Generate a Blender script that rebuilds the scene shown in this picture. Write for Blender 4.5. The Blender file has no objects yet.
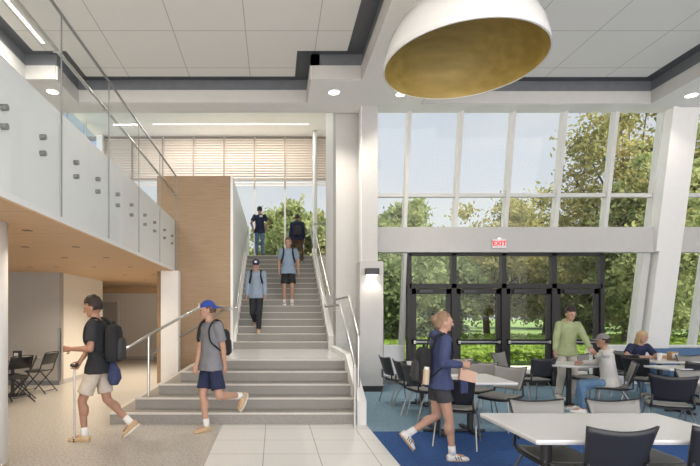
import bpy, bmesh, math, random
from mathutils import Vector, Matrix, noise
R = math.radians
SC = bpy.context.scene
COL = SC.collection

# ------------------------------------------------------------------ camera
F = 480.0; XV = 274.0; YH = 314.0; EYE = 1.62
cam_d = bpy.data.cameras.new('camera'); cam = bpy.data.objects.new('camera', cam_d)
COL.objects.link(cam); SC.camera = cam
cam.location = (0, 0, EYE); cam.rotation_euler = (R(90), 0, 0)
cam_d.sensor_width = 36; cam_d.sensor_fit = 'HORIZONTAL'; cam_d.lens = F / 700 * 36
cam_d.shift_x = (350 - XV) / 700; cam_d.shift_y = (YH - 233) / 700
cam_d.clip_end = 400

# ------------------------------------------------------------------ world: hazy bright sky, brighter on the sun's side
w = bpy.data.worlds.new('sky'); SC.world = w; w.use_nodes = True
nt = w.node_tree; nt.nodes.clear()
def wn(t, **k):
    n = nt.nodes.new(t)
    for a, b in k.items(): setattr(n, a, b)
    return n
tc = wn('ShaderNodeTexCoord'); sep = wn('ShaderNodeSeparateXYZ'); nt.links.new(tc.outputs['Generated'], sep.inputs[0])
ramp = wn('ShaderNodeValToRGB'); nt.links.new(sep.outputs['Z'], ramp.inputs[0])
ramp.color_ramp.elements[0].position = 0.0; ramp.color_ramp.elements[0].color = (.86, .85, .84, 1)
ramp.color_ramp.elements[1].position = 0.6; ramp.color_ramp.elements[1].color = (.60, .66, .80, 1)
e = ramp.color_ramp.elements.new(.2); e.color = (.77, .79, .86, 1)
cl = wn('ShaderNodeTexNoise'); cl.inputs['Scale'].default_value = 5; cl.inputs['Detail'].default_value = 5
mp = wn('ShaderNodeMapping'); mp.inputs['Scale'].default_value = (1, 1, 3)
nt.links.new(tc.outputs['Generated'], mp.inputs[0]); nt.links.new(mp.outputs[0], cl.inputs['Vector'])
cr = wn('ShaderNodeValToRGB'); cr.color_ramp.elements[0].position = .45; cr.color_ramp.elements[1].position = .7
nt.links.new(cl.outputs['Fac'], cr.inputs[0])
mx = wn('ShaderNodeMixRGB'); mx.inputs[2].default_value = (.88, .87, .86, 1)
ml = wn('ShaderNodeMath', operation='MULTIPLY'); ml.inputs[1].default_value = .55
nt.links.new(cr.outputs[0], ml.inputs[0]); nt.links.new(ml.outputs[0], mx.inputs[0]); nt.links.new(ramp.outputs[0], mx.inputs[1])
side = wn('ShaderNodeMapRange'); side.inputs[1].default_value = .2; side.inputs[2].default_value = -.9
side.inputs[3].default_value = .76; side.inputs[4].default_value = 3.8
nt.links.new(sep.outputs['Y'], side.inputs[0])
warm = wn('ShaderNodeMapRange'); warm.inputs[1].default_value = .2; warm.inputs[2].default_value = -.6
nt.links.new(sep.outputs['Y'], warm.inputs[0])
haze = wn('ShaderNodeMixRGB', blend_type='MULTIPLY'); haze.inputs[2].default_value = (1.055, 1.0, .935, 1)
nt.links.new(warm.outputs[0], haze.inputs[0]); nt.links.new(mx.outputs[0], haze.inputs[1])
bg = wn('ShaderNodeBackground'); nt.links.new(haze.outputs[0], bg.inputs[0]); nt.links.new(side.outputs[0], bg.inputs[1])
wo = wn('ShaderNodeOutputWorld'); nt.links.new(bg.outputs[0], wo.inputs[0])

def light(name, kind, loc, energy, color=(1, 1, 1), rot=(0, 0, 0), **k):
    d = bpy.data.lights.new(name, kind); o = bpy.data.objects.new(name, d); COL.objects.link(o)
    o.location = loc; o.rotation_euler = rot; d.energy = energy; d.color = color
    for a, b in k.items(): setattr(d, a, b)
    return o
sun = light('sun', 'SUN', (20, -20, 30), 7.5, (1, .93, .82), angle=R(1.5))
sun.rotation_euler = Vector((-.75, .55, -.95)).to_track_quat('-Z', 'Y').to_euler()
SC.view_settings.view_transform = 'Standard'; SC.view_settings.look = 'None'
SC.view_settings.exposure = 0.30; SC.view_settings.gamma = 1; SC.view_settings.use_curve_mapping = False
SC.cycles.max_bounces = 8; SC.cycles.diffuse_bounces = 6; SC.cycles.transparent_max_bounces = 24
SC.cycles.use_denoising = True

# ------------------------------------------------------------------ materials
def mat(name, col, rough=.6, metal=0, var=0, scale=8, col2=None, bump=0, bscale=40, stretch=(1, 1, 1),
        coat=0, emit=0, spec=.5, sss=0, trans=0, c_lo=.35, c_hi=.65, detail=4):
    m = bpy.data.materials.new(name); m.use_nodes = True
    t = m.node_tree; b = t.nodes['Principled BSDF']
    c = tuple(col) + (1,)
    b.inputs['Base Color'].default_value = c; b.inputs['Roughness'].default_value = rough
    b.inputs['Metallic'].default_value = metal; b.inputs['Specular IOR Level'].default_value = spec
    if coat: b.inputs['Coat Weight'].default_value = coat; b.inputs['Coat Roughness'].default_value = .08
    if emit: b.inputs['Emission Color'].default_value = c; b.inputs['Emission Strength'].default_value = emit
    co = t.nodes.new('ShaderNodeTexCoord'); mpn = t.nodes.new('ShaderNodeMapping')
    mpn.inputs['Scale'].default_value = stretch; t.links.new(co.outputs['Object'], mpn.inputs[0])
    n = t.nodes.new('ShaderNodeTexNoise'); n.inputs['Scale'].default_value = scale; n.inputs['Detail'].default_value = detail
    t.links.new(mpn.outputs[0], n.inputs['Vector'])
    r = t.nodes.new('ShaderNodeValToRGB'); r.color_ramp.elements[0].position = c_lo; r.color_ramp.elements[1].position = c_hi
    v = var or .06
    c2 = col2 or tuple(max(0, x * (1 - v)) for x in col)
    r.color_ramp.elements[0].color = tuple(c2) + (1,); r.color_ramp.elements[1].color = c
    t.links.new(n.outputs['Fac'], r.inputs[0]); t.links.new(r.outputs[0], b.inputs['Base Color'])
    if bump:
        n2 = t.nodes.new('ShaderNodeTexNoise'); n2.inputs['Scale'].default_value = bscale
        t.links.new(mpn.outputs[0], n2.inputs['Vector'])
        bp = t.nodes.new('ShaderNodeBump'); bp.inputs['Strength'].default_value = bump; bp.inputs['Distance'].default_value = .02
        t.links.new(n2.outputs['Fac'], bp.inputs['Height']); t.links.new(bp.outputs[0], b.inputs['Normal'])
    m['rampname'] = r.name
    return m
def grid(m, x0, px, y0, py, wd, col, axes='XY'):
    """joint lines on a pitch, in the surface's own coordinates"""
    t = m.node_tree; b = t.nodes['Principled BSDF']
    src = b.inputs['Base Color'].links[0].from_socket
    co = t.nodes.new('ShaderNodeTexCoord'); s = t.nodes.new('ShaderNodeSeparateXYZ'); t.links.new(co.outputs['Object'], s.inputs[0])
    outs = []
    for ax, o0, p in ((axes[0], x0, px), (axes[1], y0, py)):
        if not p: continue
        prev = s.outputs[ax]
        for op, val in (('SUBTRACT', o0), ('DIVIDE', p), ('ADD', .5), ('FRACT', 0), ('SUBTRACT', .5), ('ABSOLUTE', 0), ('LESS_THAN', wd / 2 / p)):
            q = t.nodes.new('ShaderNodeMath'); q.operation = op; t.links.new(prev, q.inputs[0]); q.inputs[1].default_value = val; prev = q.outputs[0]
        outs.append(prev)
    f = outs[0]
    if len(outs) == 2:
        q = t.nodes.new('ShaderNodeMath'); q.operation = 'MAXIMUM'; t.links.new(outs[0], q.inputs[0]); t.links.new(outs[1], q.inputs[1]); f = q.outputs[0]
    x = t.nodes.new('ShaderNodeMixRGB'); x.inputs[2].default_value = tuple(col) + (1,)
    t.links.new(f, x.inputs[0]); t.links.new(src, x.inputs[1]); t.links.new(x.outputs[0], b.inputs['Base Color'])
    return m
def glassmat(name, tint=(.97, .99, .98), gloss=.008, rough=0.0, fres=.05):
    m = bpy.data.materials.new(name); m.use_nodes = True; t = m.node_tree; t.nodes.clear()
    tr = t.nodes.new('ShaderNodeBsdfTransparent'); tr.inputs[0].default_value = tint + (1,)
    gl = t.nodes.new('ShaderNodeBsdfGlossy'); gl.inputs['Roughness'].default_value = rough; gl.inputs[0].default_value = (.9, .95, .95, 1)
    fr = t.nodes.new('ShaderNodeLayerWeight'); fr.inputs[0].default_value = .25
    mm = t.nodes.new('ShaderNodeMath'); mm.operation = 'MULTIPLY_ADD'; mm.inputs[1].default_value = fres; mm.inputs[2].default_value = gloss
    t.links.new(fr.outputs['Fresnel'], mm.inputs[0])
    x = t.nodes.new('ShaderNodeMixShader'); o = t.nodes.new('ShaderNodeOutputMaterial')
    t.links.new(mm.outputs[0], x.inputs[0]); t.links.new(tr.outputs[0], x.inputs[1]); t.links.new(gl.outputs[0], x.inputs[2]); t.links.new(x.outputs[0], o.inputs[0])
    return m
def leafmat(name, c1, c2, c3=None):
    m = bpy.data.materials.new(name); m.use_nodes = True; t = m.node_tree; t.nodes.clear()
    co = t.nodes.new('ShaderNodeTexCoord'); n = t.nodes.new('ShaderNodeTexNoise'); n.inputs['Scale'].default_value = 1.1; n.inputs['Detail'].default_value = 6
    n.inputs['Roughness'].default_value = .75
    t.links.new(co.outputs['Object'], n.inputs['Vector'])
    r = t.nodes.new('ShaderNodeValToRGB'); r.color_ramp.elements[0].position = .3; r.color_ramp.elements[1].position = .7
    r.color_ramp.elements[0].color = c1 + (1,); r.color_ramp.elements[1].color = (c3 or c2) + (1,)
    e = r.color_ramp.elements.new(.5); e.color = c2 + (1,)
    t.links.new(n.outputs['Fac'], r.inputs[0])
    d = t.nodes.new('ShaderNodeBsdfDiffuse'); tl = t.nodes.new('ShaderNodeBsdfTranslucent')
    x = t.nodes.new('ShaderNodeMixShader'); x.inputs[0].default_value = .5; o = t.nodes.new('ShaderNodeOutputMaterial')
    t.links.new(r.outputs[0], d.inputs[0]); t.links.new(r.outputs[0], tl.inputs[0])
    t.links.new(d.outputs[0], x.inputs[1]); t.links.new(tl.outputs[0], x.inputs[2]); t.links.new(x.outputs[0], o.inputs[0])
    return m

M = {}
M['white'] = mat('white_paint', (.80, .79, .77), .6, var=.02)
M['cream'] = mat('cream_paint', (.90, .885, .83), .6, var=.02)
M['fascia'] = mat('white_fascia', (.78, .79, .79), .35, var=.02)
M['graywall'] = mat('gray_wall_paint', (.51, .50, .485), .7, var=.03)
M['warmwall'] = mat('warm_wall_paint', (.76, .73, .67), .7, var=.02)
M['soffit'] = mat('soffit_paint', (.80, .79, .77), .7, var=.02)
M['bulkface'] = mat('bulkhead_face_paint', (.58, .57, .55), .7, var=.03)
M['dark'] = mat('charcoal_paint', (.10, .108, .122), .45, var=.1)
M['dark2'] = mat('slate_paint', (.17, .18, .20), .5, var=.1)
M['tileL'] = grid(mat('ceiling_panel_paint', (.76, .75, .72), .85, var=.03, scale=60), -1.70, 1.22, 8.1, 1.22, .014, (.42, .42, .41))
M['tileR'] = grid(mat('ceiling_panel_paint_dining', (.76, .75, .72), .85, var=.03, scale=60), 5.47, 1.22, 8.1, 1.22, .014, (.42, .42, .41))
M['wood'] = mat('oak_veneer', (.365, .25, .15), .5, scale=5, col2=(.285, .19, .11), stretch=(.6, .6, 14), detail=8, c_lo=.3, c_hi=.7)
M['woodsoffit'] = grid(mat('oak_soffit', (.64, .44, .265), .55, scale=5, col2=(.53, .35, .20), stretch=(.6, 14, .6), detail=8, c_lo=.3, c_hi=.7), 0, 0, 2.0, 1.22, .012, (.3, .19, .1))
M['louver'] = mat('beige_louver', (.80, .72, .64), .6, var=.04)
M['louverbar'] = mat('tan_metal', (.36, .31, .26), .5, var=.05)
M['floortile'] = grid(mat('porcelain_tile', (.82, .81, .78), .14, var=.05, scale=40), -.755, .635, 6.17, .61, .008, (.30, .29, .28))
M['terrazzo'] = mat('terrazzo', (.54, .515, .475), .28, scale=34, col2=(.28, .265, .24), c_lo=.30, c_hi=.56, detail=8)
M['stair'] = mat('terrazzo_step', (.31, .295, .27), .5, scale=90, col2=(.21, .20, .185), c_lo=.3, c_hi=.62, detail=8)
M['nosing'] = mat('terrazzo_nosing', (.62, .60, .56), .4, scale=90, var=.15)
M['landing'] = mat('white_terrazzo', (.86, .86, .86), .12, scale=90, var=.06)
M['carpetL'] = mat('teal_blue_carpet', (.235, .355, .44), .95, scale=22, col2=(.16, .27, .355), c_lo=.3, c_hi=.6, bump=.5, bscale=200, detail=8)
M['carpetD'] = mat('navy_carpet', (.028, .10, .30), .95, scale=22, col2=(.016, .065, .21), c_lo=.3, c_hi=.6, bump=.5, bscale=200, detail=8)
M['steel'] = mat('brushed_steel', (.62, .61, .59), .28, 1, var=.05)
M['leg'] = mat('gray_leg_metal', (.30, .30, .30), .35, .8, var=.05)
M['blackmetal'] = mat('black_metal', (.018, .018, .02), .4, var=.1)
M['bronze'] = mat('dark_bronze_frame', (.016, .0155, .015), .55, .0, var=.1)
M['alu'] = mat('white_mullion', (.62, .62, .60), .4, var=.03)
M['glass'] = glassmat('clear_window_glass')
M['railglass'] = glassmat('guard_glass', (.985, .992, .988), .01, fres=.04)
M['blueglass'] = glassmat('blue_tinted_glass', (.80, .88, 1.0), .03)
M['shell'] = mat('black_shell_plastic', (.022, .022, .025), .42, var=.1)
M['pad'] = mat('gray_shell_plastic', (.235, .23, .215), .45, var=.04)
M['tabletop'] = mat('white_laminate', (.74, .73, .71), .25, var=.02)
M['tableedge'] = mat('gray_edge_band', (.5, .5, .49), .4)
M['domeout'] = mat('gloss_white_enamel', (.80, .79, .77), .12, var=.01, coat=.6)
M['domein'] = mat('brass_gold_leaf', (.40, .29, .085), .5, .15, scale=3, col2=(.31, .225, .06), stretch=(.5, 3, 3))
M['lamp'] = mat('lamp_diffuser', (1, .96, .88), .5, emit=6)
M['lampline'] = mat('linear_lamp_diffuser', (1, .97, .92), .5, emit=1.6)
M['hole'] = mat('black_baffle', (.05, .035, .03), .5)
M['blue'] = mat('blue_upholstery', (.10, .19, .33), .9, var=.1, scale=60)
M['red'] = mat('exit_red', (.75, .03, .04), .5, emit=.6)
M['acryl'] = mat('sign_white', (.75, .72, .72), .4)
M['skin'] = mat('light_skin', (.46, .27, .19), .5, var=.08, scale=12)
M['skin2'] = mat('tanned_skin', (.38, .21, .14), .5, var=.08, scale=12)
M['hairD'] = mat('dark_brown_hair', (.028, .018, .013), .6, bump=.8, bscale=60, var=.3)
M['hairB'] = mat('brown_hair', (.13, .075, .045), .6, bump=.8, bscale=60, var=.3)
M['hairL'] = mat('light_brown_hair', (.30, .19, .115), .6, bump=.8, bscale=60, var=.3)
M['hairY'] = mat('blonde_hair', (.62, .42, .20), .6, bump=.8, bscale=60, var=.3)
M['lip'] = mat('lips', (.42, .17, .14), .5); M['eye'] = mat('dark_eye', (.02, .015, .012), .2)
M['eyew'] = mat('eye_white', (.75, .72, .7), .3)
def cloth(name, c, v=.25): return mat(name, c, .9, var=v, scale=9, bump=.5, bscale=14)
M['c_black'] = cloth('black_cotton', (.022, .024, .03)); M['c_char'] = cloth('charcoal_cloth', (.045, .045, .05))
M['c_beige'] = cloth('beige_cotton', (.56, .50, .43), .12); M['c_gray'] = cloth('heather_gray_cotton', (.20, .205, .225), .12)
M['c_navy'] = cloth('navy_cotton', (.02, .028, .075)); M['c_navyh'] = cloth('navy_fleece', (.045, .06, .14))
M['c_lblue'] = cloth('light_blue_cotton', (.25, .33, .45), .12); M['c_bluesw'] = cloth('faded_blue_cotton', (.23, .29, .37), .12)
M['c_green'] = cloth('sage_green_fleece', (.34, .39, .21), .12); M['c_khaki'] = cloth('stone_chino', (.56, .52, .46), .1)
M['c_jean'] = cloth('blue_denim', (.12, .22, .36)); M['c_hood'] = cloth('pale_gray_fleece', (.56, .54, .51), .1)
M['c_brown'] = cloth('brown_canvas', (.11, .06, .045)); M['c_white'] = cloth('white_cotton', (.75, .74, .72), .05)
M['c_capblue'] = cloth('royal_blue_cotton', (.03, .07, .33), .1); M['c_capgray'] = cloth('gray_cotton_cap', (.20, .19, .18), .12)
M['c_bag'] = cloth('black_nylon', (.018, .019, .022)); M['c_bagnavy'] = cloth('navy_nylon', (.015, .022, .05))
M['shoe_tan'] = mat('tan_suede', (.52, .38, .22), .9, var=.12); M['shoe_white'] = mat('white_leather', (.72, .70, .67), .5)
M['sole'] = mat('gum_sole', (.42, .27, .15), .7); M['sole_w'] = mat('white_sole', (.68, .65, .6), .7); M['tanbottle'] = mat('tan_bottle', (.50, .40, .28), .4)
M['bark'] = mat('bark', (.12, .09, .07), .9, scale=5, col2=(.06, .045, .035), bump=.6, stretch=(4, 4, 1))
M['leafG'] = leafmat('green_leaves', (.08, .11, .045), (.27, .31, .13), (.46, .45, .22))
M['leafD'] = leafmat('dark_green_leaves', (.07, .10, .045), (.22, .26, .12), (.38, .40, .20))
M['leafY'] = leafmat('autumn_leaves', (.10, .12, .04), (.30, .29, .12), (.50, .40, .18))
M['leafB'] = leafmat('bright_groundcover_leaves', (.09, .16, .03), (.24, .34, .07), (.40, .48, .14))
M['grass'] = mat('lawn', (.16, .24, .06), .95, scale=3, col2=(.08, .14, .03), detail=8)
M['path'] = mat('pale_concrete_path', (.55, .50, .45), .9, scale=6, var=.15)
M['paper'] = mat('paper', (.72, .70, .66), .7); M['cardboard'] = mat('tan_carton', (.42, .27, .14), .7)
M['phone'] = mat('phone_case', (.03, .03, .035), .3); M['pinkpaper'] = mat('peach_paper', (.62, .40, .30), .7)
M['logo'] = mat('cream_print', (.80, .74, .6), .7)

# ------------------------------------------------------------------ mesh helpers
class MB:
    def __init__(s): s.v = []; s.f = []
    def add(s, vs, fs):
        o = len(s.v); s.v += [tuple(v) for v in vs]; s.f += [tuple(i + o for i in f) for f in fs]; return s
    def box(s, x0, x1, y0, y1, z0, z1):
        vs = [(x, y, z) for z in (z0, z1) for y in (y0, y1) for x in (x0, x1)]
        return s.add(vs, [(0, 2, 3, 1), (4, 5, 7, 6), (0, 1, 5, 4), (2, 6, 7, 3), (0, 4, 6, 2), (1, 3, 7, 5)])
    def prism(s, poly, a, b, axis='z'):
        """polygon (list of 2D points) extruded along axis from a to b"""
        n = len(poly)
        def P(p, t):
            if axis == 'z': return (p[0], p[1], t)
            if axis == 'x': return (t, p[0], p[1])
            return (p[0], t, p[1])
        vs = [P(p, a) for p in poly] + [P(p, b) for p in poly]
        return s.add(vs, [tuple(range(n))[::-1], tuple(range(n, 2 * n))] + [(i, (i + 1) % n, n + (i + 1) % n, n + i) for i in range(n)])
    def tube(s, pts, r, seg=10, flat=1.0, cap=True):
        pts = [Vector(p) for p in pts]; n = len(pts)
        rs = r if isinstance(r, (list, tuple)) else [r] * n
        o = len(s.v); up = None
        for i, p in enumerate(pts):
            d = (pts[min(i + 1, n - 1)] - pts[max(i - 1, 0)]).normalized()
            if up is None:
                up = Vector((0, 0, 1)) if abs(d.z) < .9 else Vector((1, 0, 0))
            a = d.cross(up)
            if a.length < 1e-5: a = d.cross(Vector((.3, 1, .1)))
            a.normalize(); b = a.cross(d).normalized(); up = b
            for k in range(seg):
                t = 2 * math.pi * k / seg
                q = p + a * math.cos(t) * rs[i] + b * math.sin(t) * rs[i] * flat
                s.v.append(tuple(q))
        for i in range(n - 1):
            for k in range(seg):
                s.f.append((o + i * seg + k, o + i * seg + (k + 1) % seg, o + (i + 1) * seg + (k + 1) % seg, o + (i + 1) * seg + k))
        if cap:
            s.f.append(tuple(o + k for k in range(seg))[::-1]); s.f.append(tuple(o + (n - 1) * seg + k for k in range(seg)))
        return s
    def ball(s, c, rx, ry=None, rz=None, rot=None, nu=12, nv=8):
        ry = rx if ry is None else ry; rz = rx if rz is None else rz
        c = Vector(c); o = len(s.v)
        def T(x, y, z):
            q = Vector((x * rx, y * ry, z * rz))
            if rot is not None: q = rot @ q
            return tuple(c + q)
        s.v.append(T(0, 0, -1))
        for j in range(1, nv):
            ph = -math.pi / 2 + math.pi * j / nv
            for k in range(nu):
                t = 2 * math.pi * k / nu
                s.v.append(T(math.cos(ph) * math.cos(t), math.cos(ph) * math.sin(t), math.sin(ph)))
        s.v.append(T(0, 0, 1)); last = len(s.v) - 1
        for k in range(nu): s.f.append((o, o + 1 + (k + 1) % nu, o + 1 + k))
        for j in range(nv - 2):
            for k in range(nu):
                a = o + 1 + j * nu
                s.f.append((a + k, a + (k + 1) % nu, a + nu + (k + 1) % nu, a + nu + k))
        a = o + 1 + (nv - 2) * nu
        for k in range(nu): s.f.append((a + k, a + (k + 1) % nu, last))
        return s
    def seg(s, p0, p1, r0, r1, n=12, ends=True):
        s.tube([p0, p1], [r0, r1], n)
        if ends: s.ball(p0, r0, nu=n); s.ball(p1, r1, nu=n)
        return s
    def loft(s, rings, n=20):
        """rings: list of (centre, vecA, vecB) ellipses"""
        o = len(s.v)
        for c, a, b in rings:
            for k in range(n):
                t = 2 * math.pi * k / n
                s.v.append(tuple(c + a * math.cos(t) + b * math.sin(t)))
        for i in range(len(rings) - 1):
            for k in range(n):
                s.f.append((o + i * n + k, o + i * n + (k + 1) % n, o + (i + 1) * n + (k + 1) % n, o + (i + 1) * n + k))
        s.f.append(tuple(o + k for k in range(n))[::-1]); s.f.append(tuple(o + (len(rings) - 1) * n + k for k in range(n)))
        return s
    def lathe(s, prof, c=(0, 0, 0), n=32, close=False):
        o = len(s.v); m = len(prof)
        for r, z in prof:
            for k in range(n):
                t = 2 * math.pi * k / n; s.v.append((c[0] + r * math.cos(t), c[1] + r * math.sin(t), c[2] + z))
        for i in range(m - 1 + (1 if close else 0)):
            j = (i + 1) % m
            for k in range(n): s.f.append((o + i * n + k, o + i * n + (k + 1) % n, o + j * n + (k + 1) % n, o + j * n + k))
        if not close:
            s.f.append(tuple(o + k for k in range(n))[::-1]); s.f.append(tuple(o + (m - 1) * n + k for k in range(n)))
        return s
    def sheet(s, fn, nu, nv, th):
        """thick curved sheet: fn(u,v)->Vector, u,v in 0..1"""
        P = [[Vector(fn(i / nu, j / nv)) for j in range(nv + 1)] for i in range(nu + 1)]
        o = len(s.v); N = (nu + 1) * (nv + 1)
        for sg in (0, 1):
            for i in range(nu + 1):
                for j in range(nv + 1):
                    du = P[min(i + 1, nu)][j] - P[max(i - 1, 0)][j]; dv = P[i][min(j + 1, nv)] - P[i][max(j - 1, 0)]
                    nn = du.cross(dv)
                    if nn.length > 0: nn.normalize()
                    s.v.append(tuple(P[i][j] - nn * th * sg))
        I = lambda i, j, sg: o + sg * N + i * (nv + 1) + j
        for i in range(nu):
            for j in range(nv):
                s.f.append((I(i, j, 0), I(i + 1, j, 0), I(i + 1, j + 1, 0), I(i, j + 1, 0)))
                s.f.append((I(i, j, 1), I(i, j + 1, 1), I(i + 1, j + 1, 1), I(i + 1, j, 1)))
        for i in range(nu):
            s.f.append((I(i, 0, 0), I(i, 0, 1), I(i + 1, 0, 1), I(i + 1, 0, 0))); s.f.append((I(i, nv, 0), I(i + 1, nv, 0), I(i + 1, nv, 1), I(i, nv, 1)))
        for j in range(nv):
            s.f.append((I(0, j, 0), I(0, j + 1, 0), I(0, j + 1, 1), I(0, j, 1))); s.f.append((I(nu, j, 0), I(nu, j, 1), I(nu, j + 1, 1), I(nu, j + 1, 0)))
        return s
    def mesh(s, name):
        me = bpy.data.meshes.new(name); me.from_pydata(s.v, [], s.f); me.update(); return me
    def build(s, name, m, parent=None, bevel=0, smooth=False, fix=True):
        me = s.mesh(name)
        if fix:
            bm = bmesh.new(); bm.from_mesh(me); bmesh.ops.recalc_face_normals(bm, faces=bm.faces); bm.to_mesh(me); bm.free()
        me.materials.append(M[m] if isinstance(m, str) else m)
        if smooth:
            for p in me.polygons: p.use_smooth = True
        o = bpy.data.objects.new(name, me); COL.objects.link(o)
        if parent is not None: o.parent = parent
        if bevel:
            b = o.modifiers.new('bevel', 'BEVEL'); b.width = bevel; b.segments = 2; b.limit_method = 'ANGLE'; b.angle_limit = R(40)
        return o
def box(name, m, b, parent=None, bevel=0): return MB().box(*b).build(name, m, parent, bevel)
def remeshed(mb, name, m, parent, voxel=.01, smooth=2, noise_amp=0, nscale=9):
    me = mb.mesh(name + '_t'); o = bpy.data.objects.new(name + '_t', me); COL.objects.link(o)
    r = o.modifiers.new('r', 'REMESH'); r.mode = 'VOXEL'; r.voxel_size = voxel
    if smooth:
        q = o.modifiers.new('s', 'SMOOTH'); q.factor = .5; q.iterations = smooth
    dg = bpy.context.evaluated_depsgraph_get(); dg.update()
    me2 = bpy.data.meshes.new_from_object(o.evaluated_get(dg)); me2.name = name
    bpy.data.objects.remove(o); bpy.data.meshes.remove(me)
    if noise_amp:
        for v in me2.vertices:
            c = v.co; k = noise.noise(Vector((c.x * nscale, c.y * nscale, c.z * nscale * .8))) + .4 * noise.noise(c * nscale * 2.6)
            v.co = c + v.normal * k * noise_amp
    me2.materials.clear(); me2.materials.append(M[m])
    for p in me2.polygons: p.use_smooth = True
    n = bpy.data.objects.new(name, me2); COL.objects.link(n); n.parent = parent
    return n
def tag(o, label=None, cat=None, group=None, kind=None):
    if label: o['label'] = label
    if cat: o['category'] = cat
    if group: o['group'] = group
    if kind: o['kind'] = kind
    return o
def struct(o): o['kind'] = 'structure'; return o
def thing(name, label, cat, loc=(0, 0, 0), rz=0, group=None):
    o = bpy.data.objects.new(name, None); o.empty_display_size = .1; COL.objects.link(o); o.location = loc; o.rotation_euler = (0, 0, rz)
    return tag(o, label, cat, group)
def sthing(name, loc=(0, 0, 0)):
    o = bpy.data.objects.new(name, None); COL.objects.link(o); o.location = loc; return struct(o)
def copy_tree(o, parent=None):
    c = o.copy(); COL.objects.link(c)
    if parent is not None: c.parent = parent
    for ch in list(o.children): copy_tree(ch, c)
    return c

# ================================================================== SETTING
ZU = 3.5                                  # upper floor level
struct(box('floor_lobby_terrazzo', 'terrazzo', (-10, -.755, -3, 20, -.3, 0)))
struct(box('floor_lobby_tile', 'floortile', (-.755, 1.35, -3, 10.95, -.3, 0)))
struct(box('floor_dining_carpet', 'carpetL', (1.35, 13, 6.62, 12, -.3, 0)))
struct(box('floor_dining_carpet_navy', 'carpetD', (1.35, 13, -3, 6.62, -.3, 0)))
# upper floor: over the left lobby and behind the stair head
struct(box('floor_upper_balcony', 'terrazzo', (-7, -2.38, -3, 10.9, 2.62, ZU)))
struct(box('floor_upper_lobby', 'terrazzo', (-7, -.975, 10.9, 18, 2.62, ZU)))
struct(box('floor_upper_landing', 'terrazzo', (-.975, 2.5, 15.42, 18, 2.62, ZU)))
struct(box('ceiling_lobby_oak', 'woodsoffit', (-10, -2.22, -3, 17.6, 2.57, 2.615)))
struct(box('ceiling_lobby_drop', 'woodsoffit', (-10, -2.7, 17.0, 17.3, 2.36, 2.57)))
# lower left lobby walls
M['lobbygray'] = mat('warm_gray_paint', (.37, .355, .335), .7, var=.03)
struct(box('wall_lobby_gray', 'lobbygray', (-10, -4.89, 10.95, 11.15, 0, 2.57)))
struct(box('wall_lobby_side', 'warmwall', (-5.09, -4.89, 11.15, 13.7, 0, 2.57)))
struct(box('wall_lobby_back', 'warmwall', (-10, -.97, 17.3, 17.5, 0, 2.57)))
struct(box('wall_far_left', 'warmwall', (-10.2, -10, -3, 17.5, 0, 2.57)))
struct(box('baseboard_gray', 'dark2', (-10, -4.9, 10.935, 10.95, 0, .1)))
struct(box('baseboard_side', 'graywall', (-4.89, -4.875, 11.15, 13.7, 0, .1)))
struct(box('baseboard_back', 'graywall', (-10, -.97, 17.285, 17.3, 0, .1)))
d0 = sthing('door_5', (-6.05, 17.24, 0))
box('door_leaf', 'graywall', (-.42, .42, 0, .045, .01, 2.05), d0); box('door_frame', 'white', (-.48, -.42, -.02, .06, 0, 2.12), d0); box('door_frame', 'white', (.42, .48, -.02, .06, 0, 2.12), d0)
MB().tube([(.33, -.05, .95), (.33, -.05, 1.1)], .012).build('door_handle', 'steel', d0)

# ceilings: soffit at 5.98 with two recesses
ZS = 5.98
def soffit_piece(name, x0, x1, y0, y1, z1=6.24):
    struct(box(name, 'soffit', (x0, x1, y0, y1, ZS, z1)))
soffit_piece('ceiling_soffit_left', -9, -4.64, -3, 10.41)
soffit_piece('ceiling_soffit_left_jog', -4.64, -4.05, 8.94, 10.41)
soffit_piece('ceiling_soffit_back', -4.05, .69, 9.92, 10.41)
soffit_piece('ceiling_soffit_jog', .69, 1.64, 8.94, 10.41)
soffit_piece('ceiling_soffit_middle', 1.64, 3.05, -3, 10.41)
soffit_piece('ceiling_soffit_dining', 3.05, 7.83, 9.97, 10.41)
soffit_piece('ceiling_soffit_right', 7.83, 13, -3, 10.41)
# gray lining of the recess faces, charcoal cove above, tiles
def lining(name, x0, x1, y0, y1, z0=5.985, z1=6.24, m='bulkface'): struct(box(name, m, (x0, x1, y0, y1, z0, z1)))
for i, (x0, x1, y0, y1) in enumerate([(-4.05, .69, 9.9, 9.92), (.70, 1.64, 8.92, 8.94), (.67, .69, 8.92, 9.9), (-4.64, -4.06, 8.92, 8.94), (-4.05, -4.03, 8.94, 9.9),
                                      (-4.64, -4.62, -3, 8.92), (1.62, 1.64, -3, 8.92), (3.05, 7.83, 9.95, 9.97), (3.05, 3.07, -3, 9.95), (7.81, 7.83, -3, 9.95)]):
    lining('trim_bulkhead_face_%d' % (i + 1), x0, x1, y0, y1)
for i, (x0, x1, y0, y1) in enumerate([(-4.05, .9, 9.92, 10.1), (.69, 1.9, 8.94, 9.1), (.69, .85, 8.94, 10.1), (-4.9, -4.05, 8.94, 9.1), (-4.25, -4.05, 9.1, 10.1), (-4.85, -4.64, -3, 9), (1.64, 1.85, -3, 8.94),
                                      (2.8, 8.1, 9.97, 10.15), (2.85, 3.05, -3, 10), (7.83, 8.05, -3, 10)]):
    struct(box('trim_charcoal_cove_%d' % (i + 1), 'dark2', (x0, x1, y0, y1, 6.24, 6.46)))
struct(box('ceiling_charcoal_band', 'dark', (-9, 13, -3, 10.41, 6.46, 6.6)))
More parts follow.
